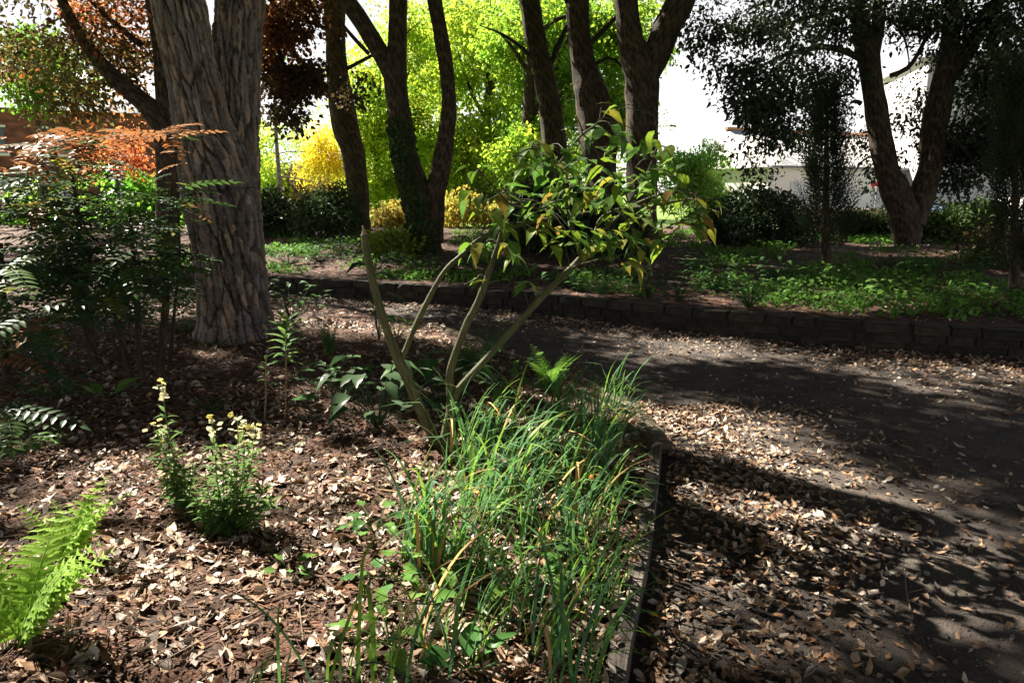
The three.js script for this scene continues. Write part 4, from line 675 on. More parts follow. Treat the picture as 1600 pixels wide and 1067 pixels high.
  // tufts of leaves: place, spread, count, share of yellow
  const tufts = [[940, 165, 22, 14, 4, 0.9], [920, 205, 40, 20, 12, 0.1], [860, 235, 44, 22, 16, 0.1], [890, 260, 46, 26, 16, 0.1], [830, 260, 26, 26, 8, 0], [940, 240, 24, 30, 9, 0.2], [795, 300, 40, 22, 9, 0.2], [745, 265, 18, 16, 4, 0.4], [730, 300, 22, 22, 5, 0.2], [770, 330, 34, 16, 8, 0.3], [850, 320, 40, 26, 16, 0.15], [890, 300, 46, 30, 18, 0.15], [940, 300, 50, 34, 22, 0.2], [990, 280, 46, 30, 20, 0.1], [1025, 215, 22, 36, 12, 0], [1045, 260, 26, 30, 10, 0], [1000, 330, 50, 30, 20, 0.2], [1050, 310, 44, 24, 16, 0.2], [1100, 320, 30, 26, 12, 0.3], [1065, 355, 40, 20, 12, 0.4], [960, 365, 50, 20, 16, 0.25], [980, 410, 24, 18, 7, 0.7], [900, 370, 40, 20, 12, 0.2], [780, 385, 26, 14, 9, 0.2], [760, 440, 24, 10, 6, 0.5], [800, 400, 14, 10, 4, 0.2], [860, 355, 40, 20, 10, 0.3], [1020, 380, 30, 14, 6, 0.6], [820, 440, 14, 10, 4, 0.2], [785, 350, 22, 16, 12, 0.2], [925, 378, 26, 16, 12, 0.1], [745, 380, 20, 10, 6, 0.3], [1090, 345, 30, 14, 8, 0.3]];
  for (const [u, v, su, sv, n, yellow] of tufts) for (let i = 0; i < n * 1.0; i++) {
    const p = at(u + (r() + r() - 1) * su * 1.3, v + (r() + r() - 1) * sv * 0.85, D + 0.05 + (r() - 0.5) * 0.7), a = r() * 6.283, dir = V(Math.cos(a), 0.2 - 0.85 * r(), Math.sin(a) * 0.8);
    const o = part('leaf', geos[Math.floor(r() * 5)], r() < yellow ? mats[3 + Math.floor(r() * 2.4)] : mats[Math.floor(r() * 4)], t);
    set(o, aim(p, dir, V((r() - 0.5) * 0.8, 1, (r() - 0.5) * 0.8), 0.7 + 0.5 * r()));
    if (i % 2 === 0) { // stalk back to the nearest twig
      let best = null, bd = 1e9; for (const w of twigs) for (const [q] of w) { const d = q.distanceTo(p); if (d < bd) { bd = d; best = q; } }
      if (bd > 0.03 && bd < 0.45) part('stalk', limbGeo([[best, 0.003], [best.clone().lerp(p, 0.5).add(V(0, 0.03, 0)), 0.0022], [p, 0.0014]], { radial: 4, step: 0.08, rough: 0 }), saplingBark, t);
    }
  }
}

// ------------------------------------------------------------------ strappy grass-like clumps
{
  const blade = (seed) => {                 // one strap leaf of unit-ish height 0.4 m bending over
    const r = random(seed), n = 9, p = [], ix = [], uv = [], lean = 0.15 + 0.55 * r(), curl = 0.35 + 2.6 * r() * r(), kink = r() < 0.22 ? 0.55 + 0.3 * r() : 2; let a = lean * 0.4, x = 0, y = 0;
    for (let i = 0; i <= n; i++) { const t = i / n, w = 0.0047 * (1 - Math.pow(t, 3) * 0.9) * (0.8 + 0.2 * Math.sin(t * 3)); for (const s of [-1, 0, 1]) { p.push(x - (s === 0 ? 0.0012 : 0) * 1, y, s * w); uv.push(0.5 + s * 0.5, t); } a += (lean * 0.5 + curl * t) / n * 1.6 + (t > kink && t < kink + 0.12 ? 0.9 : 0); x += Math.sin(a) * 0.42 / n; y += Math.cos(a) * 0.42 / n; }
    for (let i = 0; i < n; i++) for (const s of [0, 1]) { const b = i * 3 + s; ix.push(b, b + 1, b + 3, b + 1, b + 4, b + 3); }
    return build(p, ix, uv);
  };
  const geos = Array.from({ length: 14 }, (_, k) => blade(500 + k));
  const mats = [[0.085, 0.21, 0.06], [0.075, 0.18, 0.085], [0.10, 0.23, 0.06], [0.17, 0.31, 0.04]].map((c) => leafy(rgb(...c), 0.45, 0.18, 0.3)), dead = solid(rgb(0.42, 0.27, 0.1));
  const bloom = solid(rgb(0.75, 0.34, 0.03), 0.7);
  const list = [
    [665, 880, 0.42, 34, 0.1, 'upright strap-leaved clump at left end of the grass, fresh green base'], [720, 880, 0.40, 30, 0.14, 'strap-leaved clump just right of the upright left one'], [780, 800, 0.44, 40, 0.16, 'tall strap-leaved clump at the foot of the sapling'], [740, 735, 0.42, 34, 0.15, 'strap-leaved clump hiding the base of the sapling stems'], [840, 740, 0.46, 40, 0.17, 'dense strap-leaved clump right of the sapling foot'], [900, 760, 0.42, 34, 0.16, 'strap-leaved clump midway to the timber edging'], [860, 850, 0.40, 34, 0.16, 'sunlit strap-leaved clump in middle of the grass'], [940, 700, 0.40, 30, 0.14, 'strap-leaved clump beside the kerb corner'], [880, 660, 0.40, 26, 0.14, 'strap-leaved clump below the fern, farthest of the grass'], [930, 830, 0.36, 26, 0.12, 'strap-leaved clump spilling to the timber edging'], [930, 930, 0.34, 24, 0.12, 'strap-leaved clump arching over the timber edging'], [800, 980, 0.38, 20, 0.14, 'strap-leaved clump at bottom centre of the picture'], [700, 1030, 0.40, 15, 0.14, 'strap-leaved clump at the bottom edge left of centre'], [600, 1060, 0.42, 10, 0.12, 'loose strap leaves in the bottom foreground among dry leaves'], [520, 1080, 0.40, 6, 0.1, 'leftmost sparse strap leaves at the bottom edge'], [880, 1060, 0.40, 24, 0.14, 'strap-leaved clump at bottom edge beside the timber'], [960, 640, 0.34, 18, 0.1, 'thin strap leaves against the path at the kerb corner'], [760, 690, 0.40, 18, 0.12, 'strap-leaved tuft directly behind the sapling foot'], [420, 1090, 0.36, 4, 0.08, 'few thin blades rising at bottom edge beneath the wallflower'],
  ];
  const r = random(321);
  list.forEach(([u, v, h, n, spread, label], c) => {
    const g = plantAt(u, v), t = thing('strap_leaf_clump', label, 'grass clump', g, 'strap-leaved clumps in the front bed');
    for (let i = 0; i < n * 1.5; i++) {
      const o = part('blade', geos[Math.floor(r() * 14)], r() < 0.07 ? dead : mats[Math.floor(r() * 4)], t), a = r() * 6.283, d = spread * Math.sqrt(r());
      o.position.set(Math.cos(a) * d, groundAt(g.x + Math.cos(a) * d, g.z + Math.sin(a) * d) - g.y - 0.005, Math.sin(a) * d); const k = h / 0.42 * (0.8 + 0.7 * r()); o.scale.set(k, k, k * (0.9 + 0.5 * r()));
      o.rotation.set(0, (r() < 0.55 ? (r() - 0.6) * 2.2 : r() * 6.283), 0);
    }
    if ([1, 3, 4, 6].includes(c)) { const o = part('flower_stalk', limbGeo([[V(0, 0, 0), 0.003], [V(0.03, 0.18, 0.02), 0.0026], [V(0.06 + 0.02 * c, 0.33, 0.03), 0.002]], { radial: 5, step: 0.03, rough: 0 }), mats[2], t); const b = part('withered_bloom', sprayGeo(60 + c, 7, 0.012, { L: 0.022, W: 0.01, n: 3 }), bloom, o); b.position.set(0.06 + 0.02 * c, 0.335, 0.03); }
  });
  for (const [u, v, label] of [[1022, 960, 'small yellow flower hanging over the timber edging'], [665, 1010, 'small yellow flower among blades at the bottom']]) { const p = plantAt(u - 60, v + 30); const q = at(u, v, -p.z); const t = thing('yellow_flower', label, 'flower'); part('stalk', limbGeo([[p, 0.002], [p.clone().lerp(q, 0.5).add(V(0, 0.06, 0)), 0.0018], [q, 0.0015]], { radial: 5, step: 0.03, rough: 0 }), mats[2], t); for (let k = 0; k < 6; k++) set(part('petal', leafGeo({ L: 0.018, W: 0.01, n: 3 }), leafy(rgb(0.75, 0.5, 0.02), 0.4), t), aim(q, V(Math.cos(k * 1.05), 0.25, Math.sin(k * 1.05)), V(0, 1, 0))); }
}

// ------------------------------------------------------------------ ferns
function frondGeo(seed, { L = 0.4, pairs = 20, W = 0.13, arch = 0.5, lobes = 3, droop = 0.2, fat = 1 }) {
  const r = random(seed), out = [], pts = []; let a = 0.25, x = 0, y = 0;
  for (let i = 0; i <= pairs; i++) { pts.push([x, y, a]); a += arch * 1.9 / pairs * (0.4 + i / pairs); x += Math.sin(a) * L / pairs; y += Math.cos(a) * L / pairs; }
  const pin = (len) => { // toothed leaflet
    const p = [0, 0, 0], ix = [], n = lobes * 2, w = len * 0.17 * fat; for (const s of [1, -1]) { const base = p.length / 3; for (let k = 0; k <= n; k++) { const t = k / n, ww = w * (1 - t * 0.9) * (k % 2 ? 1.25 : 0.62); p.push(s * ww + 0.15 * len * t * t, -droop * len * t * t + 0.1 * ww, len * t); p.push(0.15 * len * t * t, -droop * len * t * t, len * t); } for (let k = 0; k < n; k++) { const b = base + k * 2; s > 0 ? ix.push(b, b + 1, b + 2, b + 1, b + 3, b + 2) : ix.push(b, b + 2, b + 1, b + 1, b + 2, b + 3); } }
    return build(p, ix);
  };
  for (let i = 2; i < pairs; i++) {
    const t = i / pairs, len = W * Math.pow(Math.sin(Math.PI * Math.pow(Math.min(1, t * 0.92 + 0.06), 0.72)), 0.9) * (0.9 + 0.2 * r()); if (len < 0.004) continue;
    const [px, py, pa] = pts[i], f = V(Math.sin(pa), Math.cos(pa), 0), up = V(-Math.cos(pa), Math.sin(pa), 0);
    for (const s of [1, -1]) out.push(pin(len).applyMatrix4(aim(V(px, py, 0), V(0, 0, s).addScaledVector(f, 0.35).addScaledVector(up, (r() - 0.4) * 0.3), up)));
  }
  const rachis = limbGeo(pts.filter((_, i) => i % 3 === 0).map(([px, py], i, q) => [V(px, py, 0), 0.0035 * (1 - 0.8 * i / q.length)]), { radial: 4, step: 0.03, rough: 0 });
  return mergeGeometries([...out, rachis]);
}
function fern(label, g, n, o, mat, seed, opts = {}) {
  const t = thing('fern', label, 'fern', g), r = random(seed), geos = [0, 1, 2, 3].map((k) => frondGeo(seed + k, { ...o, L: o.L * (0.85 + 0.1 * k), arch: o.arch * (0.7 + 0.2 * k) }));
  for (let i = 0; i < n; i++) { const m = part('frond', geos[i % 4], mat, t); m.rotation.set(0, opts.turns ? opts.turns[i % opts.turns.length] + (r() - 0.5) * 0.3 : i * 2.4 + (r() - 0.5) * 0.7, 0); m.rotateZ(-(opts.lay ?? 0.1) * (0.4 + r())); const k = 0.75 + 0.4 * r(); m.scale.set(k, k, k); m.position.set((r() - 0.5) * 0.05, -0.01, (r() - 0.5) * 0.05); }
  return t;
}
const fernMat = leafy(rgb(0.16, 0.32, 0.045), 0.5), fernDark = leafy(rgb(0.07, 0.15, 0.04), 0.45), fernPale = leafy(rgb(0.28, 0.47, 0.06), 0.5, 0.2, 0.4);
fern('bright fern with spreading fronds beside the path right of the sapling', plantAt(862, 612), 15, { L: 0.4, pairs: 18, W: 0.085, arch: 0.45, fat: 0.7 }, fernMat, 610);
fern('shaded fern half hidden behind the sapling stems', plantAt(735, 592), 12, { L: 0.4, pairs: 22, W: 0.09, arch: 0.55, fat: 0.55 }, fernDark, 620);
fern('large sunlit fern with coarse fronds at lower left corner', plantAt(30, 1010), 18, { L: 0.42, pairs: 14, W: 0.10, arch: 0.5, lobes: 4, fat: 0.85 }, fernPale, 630, { lay: 0.25, turns: [0.1, 0.7, 1.3, 1.9, 2.5, 0.4, 3.1, 1.6] });
fern('coarse pale fern fronds standing above the lower left fern', plantAt(100, 880), 12, { L: 0.34, pairs: 12, W: 0.08, arch: 0.45, lobes: 4, fat: 0.85 }, fernPale, 640, { lay: 0.15, turns: [0.5, 0.1, 1.0, 1.4, 2.2, 2.9] });
fern('feathery upright green plant beside the path right of the pine', plantAt(515, 556), 9, { L: 0.42, pairs: 24, W: 0.06, arch: 0.12, lobes: 2, fat: 0.7 }, fernDark, 650, { lay: 0 });

// ------------------------------------------------------------------ broad-leaved plants
function rosette(name, label, category, g, list, mats, seed, leaf, opts = {}) {    // leaves on stalks round a crown
  const t = thing(name, label, category, g, opts.group), r = random(seed), geos = [0, 1, 2].map((k) => leafGeo({ n: 6, fold: 0.15 + 0.12 * k, droop: 0.1 + 0.2 * k, peak: 0.7, wave: 0.12, ...leaf, L: leaf.L * (0.85 + 0.15 * k), W: leaf.W * (0.85 + 0.15 * k) }));
  for (let i = 0; i < list; i++) {
    const a = i * 2.4 + r(), h = (opts.height ?? 0.1) * (0.3 + 0.8 * r()), d = (opts.spread ?? 0.06) * (0.3 + r()), p = V(Math.cos(a) * d, h, Math.sin(a) * d);
    set(part('leaf', geos[i % 3], mats[Math.floor(r() * mats.length)], t), aim(p, V(Math.cos(a), (opts.rise ?? 0.4) * (0.2 + r()), Math.sin(a)), V((r() - 0.5) * 0.5, 1, (r() - 0.5) * 0.5), 0.7 + 0.5 * r()));
    if (h > 0.03) part('stalk', limbGeo([[V(0, -0.01, 0), 0.0028], [p.clone().multiplyScalar(0.5).add(V(0, 0.01, 0)), 0.0022], [p, 0.0016]], { radial: 4, step: 0.05, rough: 0 }), mats[0], t);
  }
  return t;
}
const g1 = leafy(rgb(0.055, 0.16, 0.035), 0.4, 0.35, 0.35), g2 = leafy(rgb(0.10, 0.23, 0.035), 0.45, 0.25, 0.35), g3 = leafy(rgb(0.16, 0.30, 0.05), 0.5, 0.2), gDark = leafy(rgb(0.035, 0.075, 0.028), 0.3, 0.45, 0.3);
rosette('dock_plant', 'dock with two broad glowing leaves in the left bed', 'plant', plantAt(165, 622), 7, [g3, g3, g2], 700, { L: 0.17, W: 0.085 }, { height: 0.05, rise: 1.1 });
rosette('broad_leaved_shrub', 'dark broad-leaved shrub sprawling left of the sapling foot', 'shrub', plantAt(590, 665), 40, [gDark, gDark, g1], 701, { L: 0.16, W: 0.075 }, { height: 0.42, spread: 0.3, rise: 0.1 });
rosette('broad_leaved_shrub', 'dark broad-leaved shrub between the sapling stems', 'shrub', plantAt(680, 640), 36, [gDark, gDark, g1], 702, { L: 0.15, W: 0.07 }, { height: 0.36, spread: 0.28, rise: 0.2 });
rosette('broad_leaved_shrub', 'low dark shrub left of the broad-leaved ones, above litter', 'shrub', plantAt(530, 625), 22, [gDark, g1], 703, { L: 0.11, W: 0.045 }, { height: 0.24, spread: 0.2, rise: 0.3 });
rosette('broad_leaved_shrub', 'leafy shrub behind right of sapling stems near the fern', 'shrub', plantAt(790, 620), 30, [gDark, g1, g2], 704, { L: 0.12, W: 0.055 }, { height: 0.3, spread: 0.22, rise: 0.3 });
rosette('tall_leafy_stem', 'tall dark leafy stem rising beside the broken sapling stem', 'plant', plantAt(592, 535), 16, [gDark, g1], 705, { L: 0.17, W: 0.085 }, { height: 0.75, spread: 0.12, rise: 0.1 });
rosette('low_weed', 'bright leafy weed at the path edge behind the sapling', 'plant', plantAt(620, 530), 26, [g2, g3], 706, { L: 0.08, W: 0.035 }, { height: 0.22, spread: 0.16, rise: 0.5 });
rosette('low_weed', 'leafy weed by the path edge between sapling stems', 'plant', plantAt(770, 560), 26, [g1, g2], 707, { L: 0.08, W: 0.035 }, { height: 0.3, spread: 0.14, rise: 0.5 });
rosette('seedling', 'pale two-leaved seedling alone in the litter left of the grass', 'plant', plantAt(455, 705), 5, [leafy(rgb(0.3, 0.36, 0.2), 0.4)], 708, { L: 0.06, W: 0.028 }, { height: 0.03, rise: 0.6 });
rosette('seedling', 'small lobed seedling in litter below the grass left end', 'plant', plantAt(450, 895), 6, [g2, g3], 709, { L: 0.065, W: 0.035 }, { height: 0.04, rise: 0.6 });
rosette('broad_weed', 'broad-leaved weed with bright leaves among the grass', 'plant', plantAt(690, 905), 12, [g3, g2], 710, { L: 0.08, W: 0.055, wave: 0.3 }, { height: 0.12, spread: 0.1, rise: 0.4 });
rosette('broad_weed', 'lobed weed leaves spreading left of the grass clumps', 'plant', plantAt(585, 830), 12, [g1, g2], 711, { L: 0.08, W: 0.055, wave: 0.3 }, { height: 0.09, spread: 0.13, rise: 0.3 });
rosette('broad_weed', 'lobed weed patch just below the left end of grass', 'plant', plantAt(600, 910), 9, [g1, g2], 712, { L: 0.07, W: 0.05, wave: 0.3 }, { height: 0.06, spread: 0.12, rise: 0.3 });
rosette('broad_weed', 'dark upright leaf plant at the bottom right of grass', 'plant', plantAt(730, 1050), 6, [g1], 713, { L: 0.13, W: 0.055 }, { height: 0.05, rise: 1.2 });
rosette('broad_weed', 'dark oval leaves beside the timber edging, middle', 'plant', plantAt(935, 790), 8, [gDark, g1], 714, { L: 0.1, W: 0.05 }, { height: 0.07, spread: 0.06, rise: 0.5 });
rosette('broad_weed', 'fine leafy weed under grass at the timber edging', 'plant', plantAt(960, 930), 9, [g1, g2], 715, { L: 0.05, W: 0.03 }, { height: 0.06, spread: 0.06, rise: 0.4 });
rosette('low_weed', 'green weed clump in shade at the left edge', 'plant', plantAt(35, 710), 26, [g1, g2], 716, { L: 0.07, W: 0.03 }, { height: 0.1, spread: 0.14, rise: 0.5 });
rosette('low_weed', 'thin green weeds under the leftmost bush', 'plant', plantAt(90, 620), 30, [g1, g2], 717, { L: 0.07, W: 0.02 }, { height: 0.12, spread: 0.25, rise: 0.8 });
rosette('low_weed', 'low weeds in the shade below the forked pine', 'plant', plantAt(330, 640), 22, [g1, gDark], 718, { L: 0.05, W: 0.025 }, { height: 0.05, spread: 0.16, rise: 0.3 });
rosette('low_weed', 'leafy weeds at left foot of the pine', 'plant', plantAt(285, 520), 40, [g1, g2], 719, { L: 0.08, W: 0.03 }, { height: 0.16, spread: 0.3, rise: 0.6 });
rosette('low_weed', 'leafy bush of weeds at right foot of the pine', 'plant', plantAt(455, 500), 46, [gDark, g1], 720, { L: 0.11, W: 0.045 }, { height: 0.4, spread: 0.32, rise: 0.4 });
rosette('low_weed', 'weeds along the front of the pine base', 'plant', plantAt(345, 538), 24, [g1, g2], 721, { L: 0.05, W: 0.02 }, { height: 0.08, spread: 0.25, rise: 0.6 });
rosette('periwinkle', 'mass of glossy low leaves behind the stems left of pine', 'plant', plantAt(210, 500), 90, [gDark, g1], 722, { L: 0.09, W: 0.045 }, { height: 0.35, spread: 0.7, rise: 0.3 });
rosette('periwinkle', 'glossy low leaves between the bush stems and the pine', 'plant', plantAt(285, 480), 60, [gDark, g1], 723, { L: 0.09, W: 0.045 }, { height: 0.4, spread: 0.5, rise: 0.3 });
rosette('small_seedlings', 'tiny pale seedling leaves by the twin thin stems', 'plant', plantAt(405, 655), 8, [g2], 724, { L: 0.05, W: 0.02 }, { height: 0.04, spread: 0.06, rise: 0.5 });

rosette('broad_weed', 'bright broad weed leaves low in the middle of the grass', 'plant', plantAt(820, 930), 14, [g3, g2], 725, { L: 0.09, W: 0.055, wave: 0.3 }, { height: 0.14, spread: 0.12, rise: 0.5 });
rosette('broad_weed', 'broad green weed near the bottom edge left of the yellow flower', 'plant', plantAt(610, 1010), 10, [g2, g3], 726, { L: 0.09, W: 0.05, wave: 0.3 }, { height: 0.1, spread: 0.12, rise: 0.5 });
rosette('broad_weed', 'leafy weed at the timber beneath arching blades', 'plant', plantAt(880, 900), 12, [g1, g2], 727, { L: 0.08, W: 0.045 }, { height: 0.1, spread: 0.1, rise: 0.5 });

// upright plants with whorled narrow leaves
function spire(label, u, foot, top, n, leaf, mat, seed, bare) {
  const g = plantAt(u, foot), h = at(u, top, -g.z).y - g.y, t = thing('upright_plant', label, 'plant', g), r = random(seed), x = size(12, -g.z);
  const path = [[V(0, -0.02, 0), 0.006], [V(x * 0.5, h * 0.4, 0), 0.005], [V(x * 0.7, h * 0.75, 0), 0.004], [V(x, h, 0), 0.003]]; part('stem', limbGeo(path, { radial: 6, step: 0.03, rough: 0.1 }), solid(rgb(0.2, 0.14, 0.07)), t);
  const c = new THREE.CatmullRomCurve3(path.map((p) => p[0])), geo = leafGeo({ n: 5, ...leaf });
  for (let i = 0; i < n; i++) { const k = bare + (1 - bare) * i / n, a = i * 2.4, m = mat[i % mat.length]; set(part('leaf', geo, m, t), aim(c.getPoint(k), V(Math.cos(a), 0.2 + 0.9 * (k - bare) / (1 - bare), Math.sin(a)), V(0, 1, 0.1), 0.75 + 0.4 * r())); }
}
spire('upright plant with star-like whorls of narrow leaves on a bare brown stem', 445, 655, 500, 34, { L: 0.13, W: 0.032, droop: 0.35 }, [g2, g1, g3], 730, 0.5);
spire('smaller bare-stemmed plant left of the whorled one', 412, 660, 555, 9, { L: 0.07, W: 0.022, droop: 0.3 }, [g1, g2], 731, 0.5);

// ------------------------------------------------------------------ wallflowers
function wallflower(label, u, v, stems, seed) {
  const g = plantAt(u, v), t = thing('wallflower', label, 'flower', g), r = random(seed), leafG = leafGeo({ L: 0.075, W: 0.017, n: 4, fold: 0.3, droop: 0.3 }), petalG = leafGeo({ L: 0.014, W: 0.015, n: 3, fold: 0.1, droop: 0.2, peak: 1.4 });
  const cream = leafy(rgb(0.62, 0.61, 0.38), 0.4), yellow = leafy(rgb(0.76, 0.66, 0.2), 0.4), green = [leafy(rgb(0.09, 0.19, 0.045), 0.45), leafy(rgb(0.13, 0.24, 0.05), 0.45)], stemM = solid(rgb(0.12, 0.15, 0.05));
  for (const [du, top, bloom] of stems) {
    const q = at(u + du, top, -g.z + (r() - 0.5) * 0.15).sub(g), c = new THREE.CatmullRomCurve3([V((r() - 0.5) * 0.05, -0.01, (r() - 0.5) * 0.05), V(q.x * 0.6, q.y * 0.35, q.z * 0.5), V(q.x * 0.95, q.y * 0.75, q.z), q]);
    part('stem', limbGeo([0, 0.33, 0.66, 1].map((k) => [c.getPoint(k), 0.0035 - 0.0018 * k]), { radial: 5, step: 0.03, rough: 0 }), stemM, t);
    for (let i = 0; i < 34; i++) { const k = 0.04 + 0.68 * (i / 34), a = i * 2.4 + r(); set(part('leaf', leafG, green[i % 2], t), aim(c.getPoint(k), V(Math.cos(a), 0.7 * r() + 0.1, Math.sin(a)), V(0, 1, 0), 0.7 + 0.6 * r())); }
    for (let i = 0; i < bloom * 1.7; i++) { const b = new THREE.Group(); b.name = 'blossom'; t.add(b); b.position.copy(q).add(V((r() - 0.5) * 0.06, -0.05 * (i / bloom) + 0.012, (r() - 0.5) * 0.06)); b.rotation.set((r() - 0.5) * 1.6, r() * 6, (r() - 0.5) * 1.6); for (let k = 0; k < 4; k++) set(part('petal', petalG, i < bloom * 0.2 ? yellow : cream, b), aim(V(0, 0, 0), V(Math.cos(k * 1.571), 0.2, Math.sin(k * 1.571)), V(0, 1, 0))); }
  }
}
wallflower('cream and yellow wallflower clump flowering in the sunny litter', 350, 830, [[-20, 655, 7], [20, 650, 8], [30, 672, 7], [45, 668, 7], [-5, 700, 6], [10, 725, 3], [38, 700, 4], [-30, 740, 0], [20, 760, 0], [-10, 770, 0], [40, 775, 0], [60, 750, 0], [-45, 770, 0], [75, 770, 0], [-20, 800, 0], [55, 800, 0]], 801);
wallflower('taller spindly wallflower with one high cream flower head', 285, 790, [[-32, 600, 6], [-36, 660, 3], [-20, 690, 2], [-45, 665, 4], [0, 710, 0], [15, 720, 0], [-15, 735, 0]], 802);

// ------------------------------------------------------------------ bushes with glossy feathered leaves, left
{
  const spray = (seed, L, pairs, w) => { const out = [], r = random(seed), q = leafGeo({ L: w, W: w * 0.42, n: 4, fold: 0.25, droop: 0.15, peak: 0.7 }); for (let i = 0; i < pairs; i++) { const k = (i + 1) / (pairs + 0.5), z = L * k, y = -0.22 * L * k * k; for (const s of [1, -1]) out.push(q.clone().applyMatrix4(aim(V(0, y, z), V(s, 0.12 * (r() - 0.4), 0.45), V(-s * 0.25, 1, 0), 1.1 - 0.35 * k))); } out.push(q.clone().applyMatrix4(aim(V(0, -0.22 * L, L), V(0, -0.3, 1), V(0, 1, 0), 0.8))); out.push(limbGeo([[V(0, 0, 0), 0.0022], [V(0, -0.055 * L, L / 2), 0.0018], [V(0, -0.22 * L, L), 0.001]], { radial: 4, step: 0.06, rough: 0 })); return mergeGeometries(out); };
  const geos = [spray(1, 0.3, 6, 0.085), spray(2, 0.26, 5, 0.08), spray(3, 0.34, 7, 0.08)];
  const dark = [[0.035, 0.085, 0.035], [0.045, 0.105, 0.035], [0.075, 0.15, 0.03]].map((c) => leafy(rgb(...c), 0.35, 0.5, 0.3)), bronze = [[0.34, 0.13, 0.045], [0.38, 0.19, 0.08], [0.28, 0.12, 0.05]].map((c) => leafy(rgb(...c), 0.45, 0.5, 0.3)), lime = leafy(rgb(0.30, 0.34, 0.04), 0.5);
  const stemMat = new THREE.MeshStandardMaterial({ color: rgb(0.55, 0.45, 0.4), map: barkMap, bumpMap: barkBump, bumpScale: 0.01, roughness: 0.9 });
  const bush = (label, seed, stems, tufts) => {
    const r = random(seed), t = thing('feather_leaved_bush', label, 'shrub', V(0, 0, 0), 'glossy feather-leaved bushes at left');
    for (const [u, v, du, top, w] of stems) { const g = plantAt(u, v), D = -g.z; part('stem', limbGeo([[g.clone().add(V(0, -0.03, 0)), size(w, D) / 2 * 1.2], [at(u + du * 0.4, lerp(v, top, 0.35), D), size(w, D) / 2], [at(u + du * 0.7, lerp(v, top, 0.7), D + 0.1), size(w, D) / 2 * 0.8], [at(u + du, top, D + 0.15), size(w, D) / 2 * 0.5]], { radial: 7, step: 0.06, rough: 0.15, freq: 6 }), stemMat, t); }
    for (const [u, v, ru, rv, D, n, b] of tufts) for (let i = 0; i < n; i++) { const p = at(u + (r() + r() - 1) * ru, v + (r() + r() - 1) * rv, D + (r() - 0.5) * 0.9), a = r() * 6.283; set(part('leaf_spray', geos[Math.floor(r() * 3)], r() < b ? bronze[Math.floor(r() * 3)] : r() < 0.06 ? lime : dark[Math.floor(r() * 3)], t), aim(p, V(Math.cos(a), (r() - 0.45) * 0.7, Math.sin(a)), V((r() - 0.5) * 0.6, 1, (r() - 0.5) * 0.6), 0.75 + 0.45 * r())); }
  };
  bush('main feather-leaved bush with several thin stems and bronze top leaves, left of pine', 901, [[150, 582, -40, 260, 11], [158, 584, -85, 300, 10], [145, 572, -30, 400, 10], [205, 592, -40, 420, 11], [222, 596, -20, 330, 9]],
    [[110, 390, 90, 60, 5.3, 92, 0], [180, 420, 70, 60, 5.3, 80, 0], [60, 330, 80, 70, 5.4, 80, 0.05], [140, 330, 80, 50, 5.6, 68, 0.05], [120, 260, 80, 30, 5.6, 17, 0.3], [120, 225, 70, 18, 5.5, 26, 0.85], [40, 230, 50, 24, 5.6, 14, 0.5], [180, 480, 40, 24, 5.2, 20, 0], [195, 215, 40, 12, 5.5, 10, 0.9], [30, 290, 50, 40, 5.6, 32, 0.05]]);
  bush('feather-leaved bush with one tall stem against left side of pine', 902, [[248, 592, 26, 230, 12], [262, 585, 15, 430, 6]],
    [[250, 400, 40, 60, 5.5, 52, 0], [120, 470, 70, 30, 5.2, 30, 0], [210, 450, 50, 30, 5.3, 24, 0], [60, 440, 60, 50, 5.2, 36, 0], [270, 310, 28, 50, 5.7, 24, 0.1], [255, 210, 40, 14, 5.6, 10, 0.8], [235, 350, 40, 40, 5.6, 28, 0], [300, 250, 14, 10, 5.6, 2, 0.8]]);
  bush('feather-leaved bush drooping in from the left edge', 903, [[10, 600, -10, 380, 12], [-20, 610, -10, 300, 12]],
    [[20, 440, 40, 60, 4.9, 44, 0], [50, 510, 50, 40, 4.7, 32, 0], [10, 550, 30, 30, 4.8, 20, 0.05], [80, 500, 40, 30, 4.8, 14, 0.1], [5, 640, 20, 40, 4.2, 12, 0]]);
}

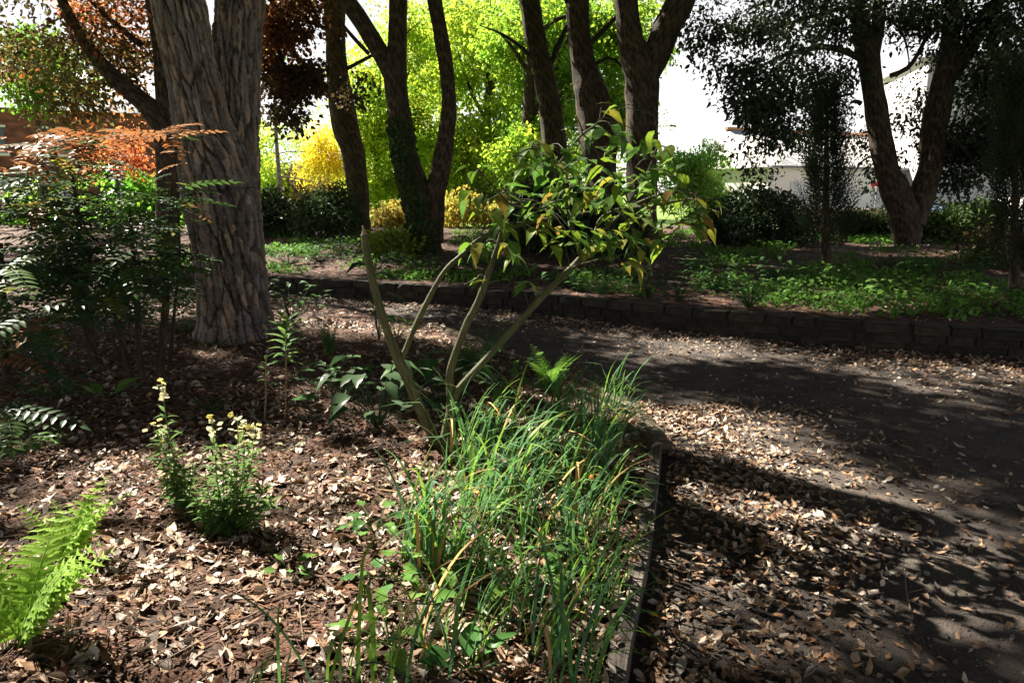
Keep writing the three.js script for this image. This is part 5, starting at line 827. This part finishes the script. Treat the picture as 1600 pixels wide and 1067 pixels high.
// ------------------------------------------------------------------ low plants of the raised bed behind the wall
{
  const r = random(2024), wallPlants = [
    [1170, 480, 0.32, 60, 'large leafy clump spilling at the wall top, right of centre', g1], [1120, 455, 0.3, 44, 'leafy clump left of the large one above the wall', g1], [1215, 440, 0.34, 60, 'leafy clump behind the large one in the raised bed', g1], [1260, 470, 0.3, 46, 'leafy clump right of the large one at the wall', g2], [1310, 450, 0.3, 40, 'pale-topped leafy clump below the slim conifer', g2], [1350, 480, 0.24, 28, 'light green clump near wall below the forked oak', g2], [1400, 470, 0.26, 24, 'thin upright weeds below the forked oak', g3], [1440, 430, 0.34, 50, 'dark clump right of the forked oak foot', g1], [1380, 420, 0.34, 40, 'dark clump at the foot of the forked oak', g1], [1500, 410, 0.36, 30, 'bright large-leaved plant at the right of the raised bed', g3], [1520, 430, 0.34, 44, 'dark clump beneath the bright large-leaved plant', g1], [1580, 470, 0.3, 30, 'clump by the slim trunk at the right edge', g1],
    [940, 460, 0.3, 32, 'leafy bush behind the long sapling stem at the wall', g1], [1010, 455, 0.24, 30, 'dark low clump under the yellow sapling leaves', gDark], [1060, 470, 0.24, 30, 'small dark clump above the wall right of sapling', gDark], [880, 450, 0.24, 26, 'dark clump above wall left of long sapling stem', gDark], [800, 430, 0.3, 36, 'glossy clump above wall between sapling stems', gDark], [700, 430, 0.3, 44, 'low clump in front of the ivy trunk', gDark], [650, 425, 0.28, 40, 'low clump left of the ivy trunk foot', g1], [590, 420, 0.26, 30, 'low clump behind the broken stem top', gDark], [500, 410, 0.32, 50, 'leafy clump above wall right of the pine', gDark], [450, 415, 0.3, 44, 'leafy clump close to right side of pine', g1], [540, 395, 0.32, 40, 'clump below the kinked trunk', gDark], [1100, 425, 0.26, 30, 'small clump behind the wall right of sapling leaves', g1],
  ];
  wallPlants.forEach(([u, v, h, n, label, mat], i) => {
    const g = plantAt(u, v, 0.4), k = clamp(-g.z / 10, 0.9, 1.6);
    rosette('herb_clump', label, 'plant', g, Math.round(n * 1.6), [mat, mat, g2], 1000 + i, { L: 0.10 * k, W: (mat === g3 ? 0.07 : 0.045) * k }, { height: h, spread: 0.34 * k, rise: 0.3, group: 'leafy clumps in the raised bed' });
  });
  const ms = [], cs = [], geo = sprayGeo(71, 22, 0.12, { L: 0.05, W: 0.026, n: 3 }, { hang: -0.2, flat: 0.5 });
  for (let i = 0; i < 7000; i++) { const z = lerp(-7.6, -20, r()), x = lerp(-7, 12, r()), b = inBack(x, z); if (b < 0.35) continue; const d = nz(x * 0.7 + 2, z * 0.7 + 6) + (x > 2.5 && b > 0.5 && b < 3.4 ? 0.35 : 0); if (d < 0.12) continue; ms.push(new THREE.Matrix4().compose(V(x, backHeight(x, z, b) + 0.05, z), new THREE.Quaternion().setFromEuler(new THREE.Euler(0, r() * 6.28, 0)), V(1, 1, 1).multiplyScalar(0.7 + 0.9 * r()))); const j = 0.6 + 0.8 * r(); cs.push([j, j, j]); }
  const o = copies('ground_cover', scene, geo, g2, ms, cs); o.userData.label = 'low green ground cover through the raised bed'; o.userData.category = 'ground cover';
}
renderer.render(scene, camera);
